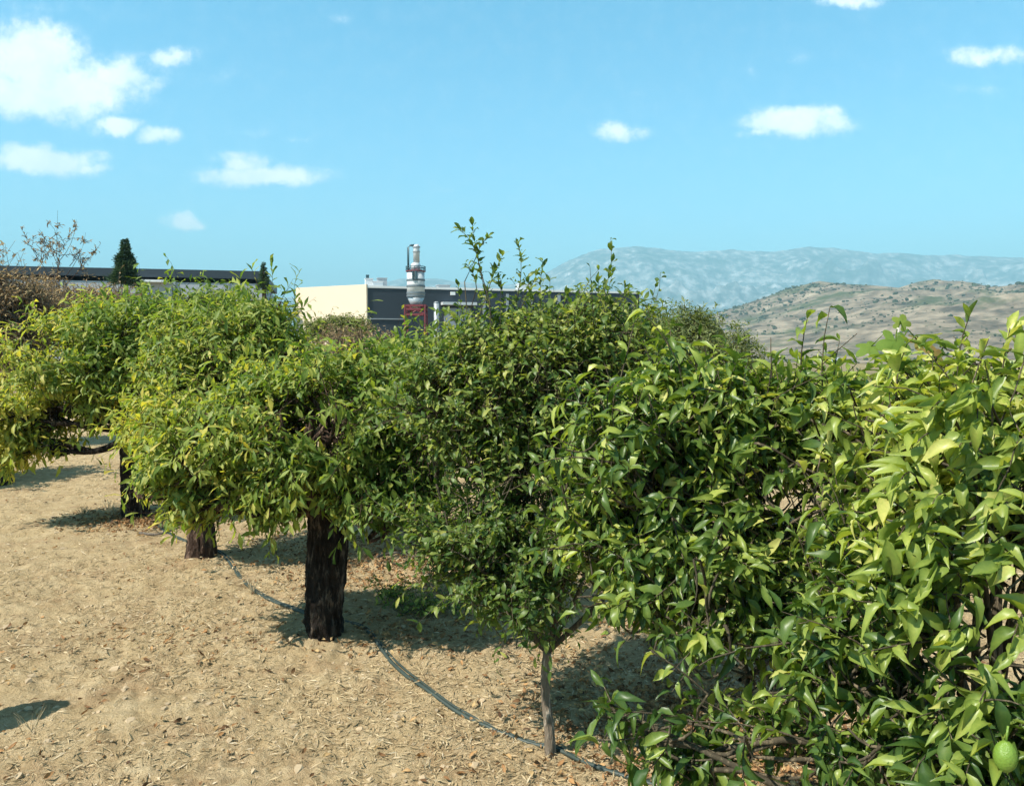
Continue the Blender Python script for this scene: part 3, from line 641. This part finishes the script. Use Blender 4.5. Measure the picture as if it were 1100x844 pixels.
mb = MB(); mb.tube([(X + .2, Y - r - .12, zf(292)), (X + .2, Y - r - .12, zf(301))], .09, 6); mb.tube([(X - .2, Y - r - .12, zf(292)), (X - .2, Y - r - .12, zf(301))], .09, 6)
for y in np.arange(292.5, 301, 1): mb.tube([(X - .2, Y - r - .12, zf(y)), (X + .2, Y - r - .12, zf(y))], .04, 5)
mb.build('ladder', M['darkpipe'], t)
h = r + .12
for sx in (-1, 1):
    for sy in (-1, 1):
        mb = MB(); mb.box((X + sx * h, Y + sy * h, (zf(328) + gz(X, Y)) / 2 - .1), (.17, .17, zf(328) - gz(X, Y) + .2)); mb.build('leg', M['red'], t)
for z in (zf(328.6), zf(332.5), zf(338)):
    mb = MB()
    for s in (-1, 1): mb.box((X, Y + s * h, z), (2 * h - .3, .2, .22)); mb.box((X + s * h, Y, z), (.2, 2 * h - .3, .22))
    mb.build('cross_beam', M['red'], t)
for s in (-1, 1):
    for q, o_ in ((-1, 0), (1, .18)):
        mb = MB(); mb.tube([(X - q * h, Y + s * (h - o_), zf(337.5)), (X + q * h, Y + s * (h - o_), zf(329))], .08, 6); mb.build('brace', M['red'], t)
# small steel tank beside it
q = at(469, 345, 87); t = thing('steel_tank', 'slim pale upright tank just right of the silo', 'tank', (q[0], q[1], gz(q[0], q[1])))
mb = MB(); mb.tube([(q[0], q[1], gz(q[0], q[1]) - .1), (q[0], q[1], zat(325, 87))], .30, 18); mb.build('shell', M['greypan'], t, True)
mb = MB(); mb.tube([(q[0], q[1], zat(325, 87)), (q[0], q[1], zat(324, 87))], np.array([.34, .15]), 18); mb.build('lid', M['greypan'], t, True)

# small pale farm building down on the plain
q = at(893, 393, 300); zq = gz(q[0], q[1])
t = thing('farm_building', 'small white farm building far off on the plain below the dry hill', 'building', (q[0], q[1], zq))
mb = MB(); mb.box((q[0], q[1], zq + 2), (7, 6, 5)); mb.build('wall', M['white'], t)
mb = MB(); mb.add([(q[0] - 3.8, q[1] - 3.4, zq + 4.4), (q[0] + 3.8, q[1] - 3.4, zq + 4.4), (q[0] + 3.8, q[1] + 3.4, zq + 4.4), (q[0] - 3.8, q[1] + 3.4, zq + 4.4), (q[0] - 3.8, q[1], zq + 6), (q[0] + 3.8, q[1], zq + 6)],
           [(0, 1, 5, 4), (2, 3, 4, 5), (0, 4, 3), (1, 2, 5), (3, 2, 1, 0)]); mb.build('roof', M['greypan'], t)

# ------------------------------------------------------------------ hills
def hillmat(name, stops, scale, veg=None, vscale=.02):
    m, nt = newmat(name); co = nt.n('ShaderNodeTexCoord').outputs['Object']
    n1 = nt.noise(co, scale, 8, .65); c = nt.ramp(n1, stops)
    if veg:
        vg = nt.noise(co, vscale, 6, .7); c = nt.mix(nt.math('MULTIPLY_ADD', vg, 9, -4.6, clamp=True), c, veg)
    b = nt.n('ShaderNodeBsdfPrincipled', {'Base Color': c, 'Roughness': 1, 'Specular IOR Level': 0}); finish(nt, b.outputs[0]); return m
def terrain(name, crest, d, d0, d1, nx, ny, amp, fscale, mat, zlow, octv=5, seed=0, ridge=True, power=1.3, cm_=.1, off_=.1, fine_=0):
    """crest: [(photo x, photo y)] skyline at distance d; falls to zlow at d0 and d1"""
    cx = np.array([(at(x, y, d)[0], at(x, y, d)[2]) for x, y in crest])
    xs = np.linspace(cx[0, 0], cx[-1, 0], nx); ys = np.linspace(d0, d1, ny)
    Xg, Yg = np.meshgrid(xs, ys)
    s = Xg * d / Yg if False else Xg
    prof = np.interp(s, cx[:, 0], cx[:, 1])
    w = np.where(Yg < d, np.clip((Yg - d0) / (d - d0), 0, 1) ** power, np.clip((d1 - Yg) / (d1 - d), 0, 1))
    n = fbm(p3(Xg / fscale, Yg / fscale), octv, seed, .5, ridge)
    crestmask = cm_ + (1 - cm_) * (1 - np.exp(-((Yg - d) / (.18 * (d - d0))) ** 2))
    Z = zlow + (prof - zlow) * w + amp * np.clip((prof - zlow) / (prof.max() - zlow), 0, 1) * (n - off_) * crestmask * np.clip(w * 3, 0, 1) + fine_ * fbm(p3(Xg / 260, Yg / 260), 4, seed + 30, .6)
    mb = MB(); V = np.stack([Xg, Yg, Z], -1).reshape(-1, 3)
    i = np.arange(ny - 1)[:, None] * nx; a = np.arange(nx - 1)
    mb.add(V, np.stack(np.broadcast_arrays(i + a, i + a + 1, i + nx + a + 1, i + nx + a), -1).reshape(-1, 4))
    return mb.build(name, mat, None, True), V, Z
hm = hillmat('dry_hill', [(.36, (.07, .06, .044)), (.47, (.165, .132, .094)), (.57, (.265, .212, .15)), (.72, (.37, .31, .225))], .02, (.075, .085, .040), .007)
o, HV, HZ = terrain('hill', [(600, 372), (700, 360), (760, 340), (800, 327), (845, 312), (880, 303), (905, 306), (935, 307), (965, 310), (985, 304), (1003, 301), (1022, 308), (1050, 318), (1078, 316), (1100, 312), (1180, 305), (1300, 320), (1420, 350)],
                    2200, 700, 3200, 460, 330, 62, 400, hm, -24, 7, 4)
struct(o, 'dry tan hill dotted with dark shrubs at the right', 'hill')
mm = hillmat('far_rock', [(.36, (.05, .065, .06)), (.48, (.13, .14, .13)), (.58, (.34, .33, .31)), (.72, (.62, .60, .58))], .008, (.03, .05, .03), .0012)
o, _, _ = terrain('mountains', [(200, 330), (330, 318), (400, 306), (430, 299), (470, 300), (510, 304), (545, 306), (575, 300), (600, 286), (625, 274), (645, 267), (680, 265), (715, 268), (745, 269), (790, 268), (830, 270), (870, 265), (900, 266), (935, 271), (970, 271), (1000, 274), (1050, 274), (1100, 277), (1250, 285), (1500, 310)],
                  11000, 5200, 14000, 640, 320, 760, 1500, mm, -20, 8, 9, True, 1.6, .02, .62, 26)
struct(o, 'pale blue rocky mountain range along the horizon', 'mountains')

# shrubs over the dry hill: far too many and too small to tell apart
def hill_shrubs():
    n = 13000; idx = R.choice(len(HV), n * 3); P = HV[idx]
    keep = (fbm(P / 160, 3, 77) + .28 * R.normal(size=len(P)) > .12) & (P[:, 1] < 2300) & (P[:, 1] > 900); P = P[keep][:n]; n = len(P)
    P = P + R.normal(size=P.shape) * np.array([4, 4, 0])
    s = np.clip(R.lognormal(math.log(2.5), .5, n), 1, 7.5) * (P[:, 1] / 2000)
    oc = np.array([(1, 0, 0), (0, 1, 0), (-1, 0, 0), (0, -1, 0), (.6, .6, .62), (-.6, .6, .7), (-.6, -.6, .6), (.6, -.6, .66), (0, 0, .95)])
    f = np.array([(0, 1, 4), (1, 2, 5), (2, 3, 6), (3, 0, 7), (4, 1, 5), (5, 2, 6), (6, 3, 7), (7, 0, 4), (4, 5, 8), (5, 6, 8), (6, 7, 8), (7, 4, 8)])
    V = P[:, None] + oc[None] * s[:, None, None] * R.uniform(.75, 1.25, (n, 9, 1)) + np.array([0, 0, -.2])
    mb = MB(); mb.add(V.reshape(-1, 3), (f[None] + np.arange(n)[:, None, None] * 9).reshape(-1, 3), np.repeat(np.clip(R.normal(.4, .2, n), .01, 1), 9))
    tag(mb.build('hillside_shrubs', M['scrub'], None, True), 'dark shrubs scattered over the dry hillside', 'shrubs', None, 'stuff')
hill_shrubs()

# ------------------------------------------------------------------ things lying on the ground
def scatter(n, r0, r1, spread=41):
    r = r0 * (r1 / r0) ** R.random(n); a = np.radians(R.uniform(-spread, spread, n)); return r * np.sin(a), r * np.cos(a)
def surf(x, y, lift=0): return np.stack([x, y, ground_h(x, y) + lift], -1)
M['straw'] = leafmat('straw', [(0, (.20, .14, .075)), (.4, (.40, .30, .165)), (.8, (.56, .44, .26)), (1, (.68, .57, .40))], .15, .7, .2, (1, 1, 1))
M['litter'] = leafmat('leaf_litter', [(0, (.06, .035, .02)), (.4, (.21, .11, .048)), (.75, (.42, .23, .095)), (1, (.54, .38, .18))], .2, .7, .2, (1, .9, .7))
M['stone'] = plain('pale_stone', (.43, .325, .20), .95, 0, .45, 7)
def straw():
    mb = MB(); n = 110000; x, y = scatter(n, 3.2, 24); k = fbm(p3(x * 1.3, y * 1.3), 3, 60) + .6 * R.random(n) > .1; x, y = x[k], y[k]; n = len(x)
    a = R.uniform(0, 6.28, n); D = unit(np.stack([np.cos(a), np.sin(a), R.normal(.10, .16, n)], -1)); N = unit(np.cross(D, np.stack([-np.sin(a), np.cos(a), .5 * R.normal(size=n)], -1)))
    N = np.where(N[:, 2:3] < 0, -N, N)
    sc_ = 1 + .05 * np.hypot(x, y)
    leaves(mb, surf(x, y, .004), D, N, R.uniform(.02, .07, n) * sc_, R.uniform(.003, .008, n) * sc_, R.uniform(-.1, .25, n), np.full(n, .3), np.clip(R.normal(.5, .22, n) + .2 * fbm(p3(x * .8, y * .8), 2, 61), .01, 1), 2)
    tag(mb.build('straw', M['straw'], None), 'mown straw and short dry grass littering the orchard ground', 'straw', None, 'stuff')
straw()
def litter():
    mb = MB(); xs, ys = scatter(1500, 3.2, 16); X_, Y_ = [xs], [ys]
    for cx, cy, r_, n in ((tb['sapling'][0] + .9, tb['sapling'][1] + .5, .5, 2200), (tb['sapling'][0] + 1.0, tb['sapling'][1] - .1, .45, 1800), (tb['main'][0] + .75, tb['main'][1] + .1, .45, 500), (tb['main'][0] - .9, tb['main'][1] - .1, .5, 160),
                          (tb['third'][0] + .2, tb['third'][1] - .2, .5, 1800), (tb['second'][0] + 1.6, tb['second'][1] + .4, .8, 1500), (tb['main'][0] + .7, tb['main'][1] + 1.6, .7, 1500), (tb['sapling'][0] + 1.3, tb['sapling'][1] + 1.2, .7, 700)):
        X_.append(R.normal(cx, r_, n)); Y_.append(R.normal(cy, r_ * .6, n))
    x, y = np.concatenate(X_), np.concatenate(Y_); n = len(x); a = R.uniform(0, 6.28, n)
    D = unit(np.stack([np.cos(a), np.sin(a), R.normal(.1, .25, n)], -1)); N = R.normal(size=(n, 3)) * .45 + np.array([0, 0, 1]); N = unit(N - D * (N * D).sum(1)[:, None])
    L = R.uniform(.018, .062, n)
    leaves(mb, surf(x, y, .012), D, N, L, L * .42, R.uniform(-.5, .6, n), R.uniform(.1, .8, n), np.clip(R.normal(.5, .25, n), .01, 1), 4)
    tag(mb.build('leaf_litter', M['litter'], None, True), 'fallen brown and orange leaves in drifts under the trees', 'fallen leaves', None, 'stuff')
litter()
def pebbles():
    n = 5200; x, y = scatter(n, 3.2, 18); s = R.lognormal(math.log(.0065), .55, n) * (1 + .04 * np.hypot(x, y))
    oc = np.array([(1, 0, 0), (0, 1, 0), (-1, 0, 0), (0, -1, 0), (.5, .5, .6), (-.5, .5, .55), (-.5, -.5, .6), (.5, -.5, .5)]); f = np.array([(0, 1, 4, 4), (1, 2, 5, 5), (2, 3, 6, 6), (3, 0, 7, 7), (4, 1, 5, 5), (5, 2, 6, 6), (6, 3, 7, 7), (7, 0, 4, 4)])[:, :3]
    f = np.concatenate([f, [(4, 5, 6), (4, 6, 7)]])
    V = surf(x, y, -.001)[:, None] + oc[None] * s[:, None, None] * R.uniform(.6, 1.35, (n, 8, 3))
    mb = MB(); mb.add(V.reshape(-1, 3), (f[None] + np.arange(n)[:, None, None] * 8).reshape(-1, 3))
    tag(mb.build('pebbles', M['stone'], None), 'small stones and clods of soil scattered over the dry ground', 'pebbles', None, 'stuff')
pebbles()

# hose
M['hose'] = plain('hose_plastic', (.034, .050, .040), .55, 0, .5, 9)
def gpt(x, y, lift):
    d = CAMH * FPX / (y - HORY); q = at(x, y, d); return np.array([q[0], q[1], gz(q[0], q[1]) + lift])
def spline(pts, n):
    p = np.asarray(pts); m = len(p); u = np.linspace(0, m - 1, n); i = np.clip(u.astype(int), 0, m - 2); t = (u - i)[:, None]
    a, b, c, d = p[np.clip(i - 1, 0, m - 1)], p[i], p[i + 1], p[np.clip(i + 2, 0, m - 1)]
    return .5 * (2 * b + (c - a) * t + (2 * a - 5 * b + 4 * c - d) * t ** 2 + (3 * b - a - 3 * c + d) * t ** 3)
HP = [(720, 862), (665, 845), (628, 828), (600, 812), (560, 802), (520, 788), (480, 766), (445, 742), (418, 718), (404, 698), (392, 684), (372, 676), (348, 672), (320, 660), (290, 648), (266, 632), (252, 618), (244, 608), (228, 598), (205, 590), (180, 575), (165, 562)]
t = thing('irrigation_hose', 'dark green irrigation hose lying along the row past the trunks', 'hose', gpt(480, 766, 0))
for off, rad, nm in ((0, .0125, 'hose'), (.024, .008, 'drip_line')):
    P = spline([gpt(x, y, 0) for x, y in HP], 160)
    P[:, 0] += off + .008 * np.sin(np.linspace(0, 40, 160)) * (off > 0); P[:, 1] += off * .7
    P[:, 2] = ground_h(P[:, 0], P[:, 1]) + rad * .3 + .006 * np.sin(np.linspace(0, 23, 160))
    P[:, 2] = np.convolve(np.pad(P[:, 2], 3, mode='edge'), np.ones(7) / 7, 'valid') + .004
    mb = MB(); mb.tube(P, rad, 10); mb.build(nm, M['hose'], t, True)

# fallen sticks
def stick(pts, r_, label):
    P = spline([gpt(x, y, l) for x, y, l in pts], 14); mb = MB(); mb.tube(P, np.linspace(r_, r_ * .5, 14), 7)
    b = P[8]; mb.tube([b, b + (P[13] - P[8]) * .5 + np.array([.03, .08, .07])], np.array([r_ * .6, r_ * .3]), 6)
    tag(mb.build('fallen_branch', M['twig_grey'], None, True), label, 'branch', 'fallen branches on the ground')
stick([(172, 560, .02), (190, 556, .12), (200, 553, .3)], .014, 'dead stick propped up just right of the forked dark trunk')
stick([(150, 574, .01), (170, 578, .03), (192, 573, .05)], .018, 'grey dead branch lying at the foot of the forked dark trunk')
stick([(405, 606, .03), (425, 604, .05), (452, 606, .02)], .016, 'dead branch lying in the shade behind the thick dark trunk')
stick([(700, 702, .02), (742, 698, .08), (770, 706, .03)], .012, 'thin dead branch on the sunny ground under the lemon leaves')

# grass tufts and weeds
def tuft(x, y, n, h, label, mat='straw', group='dry grass tufts on the orchard ground', tint=.7, name='grass_tuft', wd=.005):
    b = gpt(x, y, 0); a = R.uniform(0, 6.28, n); D = unit(np.stack([np.cos(a) * R.uniform(.1, .8, n), np.sin(a) * R.uniform(.1, .8, n), np.ones(n)], -1)); N = unit(np.cross(D, R.normal(size=(n, 3))))
    P = b + np.stack([R.normal(0, .02, n), R.normal(0, .02, n), np.full(n, -.01)], -1)
    mb = MB(); leaves(mb, P, D, N, h * R.uniform(.5, 1.1, n), np.full(n, wd), R.uniform(0, .4, n), np.full(n, .4), np.clip(R.normal(tint, .15, n), .01, 1), 4)
    tag(mb.build(name, M[mat], None, True), label, 'grass', group)
tuft(32, 800, 9, .20, 'pale dry grass blades in the small shadow at the lower left')
tuft(270, 640, 26, .16, 'wispy dry grass by the hose between the reddish and the thick trunk')
tuft(118, 552, 24, .2, 'dry grass standing left of the forked dark trunk')
tuft(362, 684, 16, .2, 'dry grass blades against the foot of the thick dark trunk')
tuft(455, 840, 14, .1, 'low dry grass at the bottom edge, left of the thin stem')
for x, y, n, h, l in ((300, 596, 40, .15, 'dry brown grass between the reddish trunk and the thick dark trunk'), (392, 600, 40, .16, 'dry brown grass just behind the thick dark trunk'), (90, 556, 40, .14, 'low dry grass well left of the slim dark trunk'),
                      (176, 568, 40, .14, 'dry grass and stalks right of the slim dark trunk'), (520, 672, 30, .12, 'dry grass in the shade under the young citrus tree'), (20, 610, 20, .1, 'short dry grass near the left edge, halfway up the ground')):
    tuft(x, y, n, h, l, tint=.35)
def weed(x, y, label, seed, n=60):
    b = gpt(x, y, 0); t = thing('weed', label, 'plant', b, 'green weeds behind the thick trunk')
    crown(t, [(b + np.array([dx, dy, .09]), np.array([.16, .14, .10])) for dx, dy in ((0, 0), (.18, .05), (-.16, .04))], b, n, (.05, .018), (.08, .16), 8, 'sapling', tint=(.6, .2), seed=seed, limb_r=.005, twr=.0016, up=.8, floor=-1, crown_name='leaves')
weed(432, 655, 'low green weed in the shade right of the thick dark trunk', 201)
weed(462, 664, 'second green weed, nearer the young citrus tree', 203, 45)

# cut stump just outside the picture at left: its shadow falls into view
st = (-3.54, 4.12)
t = thing('tree_stump', 'cut off tree trunk left of the picture whose flat topped shadow falls on the ground', 'stump', (*st, gz(*st)))
trunk(t, st, (st[0] + .02, st[1], gz(*st) + 1.0), .14, .13, 'bark_dark', 44, .12)

# ------------------------------------------------------------------ haze
m = bpy.data.materials.new('haze_air'); m.use_nodes = True; nt = NT(m.node_tree)
out = nt.n('ShaderNodeOutputMaterial'); pv = nt.n('ShaderNodeVolumePrincipled', {'Color': (.47, .86, 1.0, 1), 'Density': 1.5e-4, 'Anisotropy': 0.0})
m.node_tree.links.new(pv.outputs[0], out.inputs['Volume'])
mb = MB(); mb.box((0, 0, 700), (33000, 33000, 1560)); hz = mb.build('haze', m)
tag(hz, 'thin pale haze over the plain and the far mountains', 'haze', None, 'stuff')

# ------------------------------------------------------------------ sun, sky, clouds
SUN_EL = math.radians(51); SX, SY = -1.0, -.62
l = math.hypot(SX, SY); S = Vector((SX / l * math.cos(SUN_EL), SY / l * math.cos(SUN_EL), math.sin(SUN_EL)))
ld = bpy.data.lights.new('sun', 'SUN'); ld.energy = 5.0; ld.angle = math.radians(.53); ld.color = (1.0, .95, .86)
lo = bpy.data.objects.new('sun', ld); COL.objects.link(lo); lo.rotation_euler = S.to_track_quat('Z', 'Y').to_euler()
w = bpy.data.worlds.new('World'); sc.world = w; w.use_nodes = True; nt = NT(w.node_tree)
out = nt.n('ShaderNodeOutputWorld')
sky = nt.n('ShaderNodeTexSky'); sky.sky_type = 'NISHITA'; sky.sun_disc = False; sky.sun_elevation = SUN_EL; sky.sun_rotation = math.atan2(SX, SY)
sky.altitude = 100; sky.air_density = 1.0; sky.dust_density = .6; sky.ozone_density = 1.6
co = nt.n('ShaderNodeTexCoord').outputs['Generated']
sep = nt.n('ShaderNodeSeparateXYZ', {0: co})
yy = nt.math('MAXIMUM', sep.outputs[1], .02)
uu = nt.math('DIVIDE', sep.outputs[0], yy); vv = nt.math('DIVIDE', sep.outputs[2], yy)
uv = nt.n('ShaderNodeCombineXYZ', {0: uu, 1: vv}).outputs[0]
wn = nt.n('ShaderNodeVectorMath', {0: nt.noise(uv, 9, 5, .62, 'Color'), 1: (.5, .5, .5)}, operation='SUBTRACT').outputs[0]
wuv = nt.n('ShaderNodeVectorMath', {0: wn, 1: (.075, .045, 0), 2: uv}, operation='MULTIPLY_ADD').outputs[0]
CL = [(30, 60, 58, 34, 1), (70, 95, 78, 26, 1), (125, 80, 46, 20, .8), (188, 60, 26, 9, .7), (10, 100, 70, 22, 1), (125, 134, 25, 10, 1), (171, 146, 20, 8, .8), (45, 172, 62, 13, 1), (30, 163, 30, 10, 1), (95, 177, 25, 7, .7),
      (283, 187, 66, 11, 1.05), (262, 172, 34, 10, .75), (275, 140, 16, 5, .35), (320, 146, 18, 4, .25), (193, 238, 22, 8, 1), (214, 240, 10, 5, .7), (665, 139, 32, 9, .75), (850, 134, 50, 14, 1.05), (868, 124, 30, 9, .9), (812, 147, 24, 5, .6),
      (1050, 62, 34, 9, .7), (1090, 58, 34, 8, .5), (912, 1, 34, 7, .7), (1048, 97, 30, 4, .25), (800, 72, 14, 7, .2), (855, 63, 20, 6, .22), (690, 97, 22, 5, .18), (365, 20, 14, 4, .3), (235, 85, 40, 8, .2), (480, 203, 16, 3, .18), (40, 5, 50, 8, .2)]
acc = None
for x, y, rx, ry, k in CL:
    q = at(x, y, 1.0); q = q - np.array([0, 0, CAMH])
    dlt = nt.n('ShaderNodeVectorMath', {0: wuv, 1: (q[0], q[2], 0)}, operation='SUBTRACT').outputs[0]
    scd = nt.n('ShaderNodeVectorMath', {0: dlt, 1: (FPX / (rx * 1.5), FPX / (ry * 1.65), 0)}, operation='MULTIPLY').outputs[0]
    ln = nt.n('ShaderNodeVectorMath', {0: scd}, operation='LENGTH').outputs['Value']
    v_ = nt.math('MULTIPLY', nt.math('SUBTRACT', 1.0, ln, clamp=True), k)
    acc = v_ if acc is None else nt.n('ShaderNodeMath', {0: acc, 1: v_, 2: .12}, operation='SMOOTH_MAX').outputs[0]
detail = nt.noise(uv, 42, 6, .65)
near_ = nt.n('ShaderNodeMapRange', {0: acc, 1: .02, 2: .30}); near_.clamp = True
cl = nt.math('ADD', acc, nt.math('MULTIPLY', nt.math('MULTIPLY_ADD', detail, 1.0, -.56), near_.outputs[0]))
cm = nt.n('ShaderNodeMapRange', {0: cl, 1: .03, 2: .62}, interpolation_type='SMOOTHSTEP'); cm.clamp = True
front = nt.math('GREATER_THAN', sep.outputs[1], .05)
fac = nt.math('MULTIPLY', nt.math('MULTIPLY', cm.outputs[0], front), .90)
tint_ = nt.ramp(sep.outputs[2], [(.0, (.62, .95, .92)), (.25, (.45, .92, .95)), (.46, (.31, .90, .91)), (.75, (.38, .42, .40))])
skyc = nt.mix(1.0, sky.outputs[0], nt.n('ShaderNodeVectorMath', {0: tint_, 1: (1.42, 1.42, 1.42)}, operation='MULTIPLY').outputs[0], 'MULTIPLY')
shade = nt.ramp(nt.noise(uv, 16, 4, .6), [(.3, (7.0, 7.6, 7.9)), (.6, (9.2, 9.2, 9.0))])
final = nt.mix(fac, skyc, nt.n('ShaderNodeVectorMath', {0: shade, 1: (1, 1, 1)}, operation='MULTIPLY').outputs[0])
bg = nt.n('ShaderNodeBackground', {'Color': final, 'Strength': .1})
nt.t.links.new(bg.outputs[0], out.inputs[0])

# ------------------------------------------------------------------ camera and render
cd = bpy.data.cameras.new('camera'); cam = bpy.data.objects.new('camera', cd); COL.objects.link(cam)
cam.location = (0, 0, CAMH); cam.rotation_euler = (math.pi / 2 - PITCH, 0, 0)
cd.sensor_fit = 'HORIZONTAL'; cd.sensor_width = 36; cd.lens = FPX / 1100 * 36; cd.clip_start = .05; cd.clip_end = 60000
sc.camera = cam
sc.view_settings.view_transform = 'Standard'; sc.view_settings.look = 'None'; sc.view_settings.exposure = .92; sc.view_settings.gamma = 1; sc.view_settings.use_curve_mapping = False
cy = sc.cycles
cy.max_bounces = 4; cy.diffuse_bounces = 2; cy.glossy_bounces = 1; cy.transmission_bounces = 2; cy.volume_bounces = 0; cy.use_light_tree = False
cy.use_denoising = True; cy.sample_clamp_indirect = 6
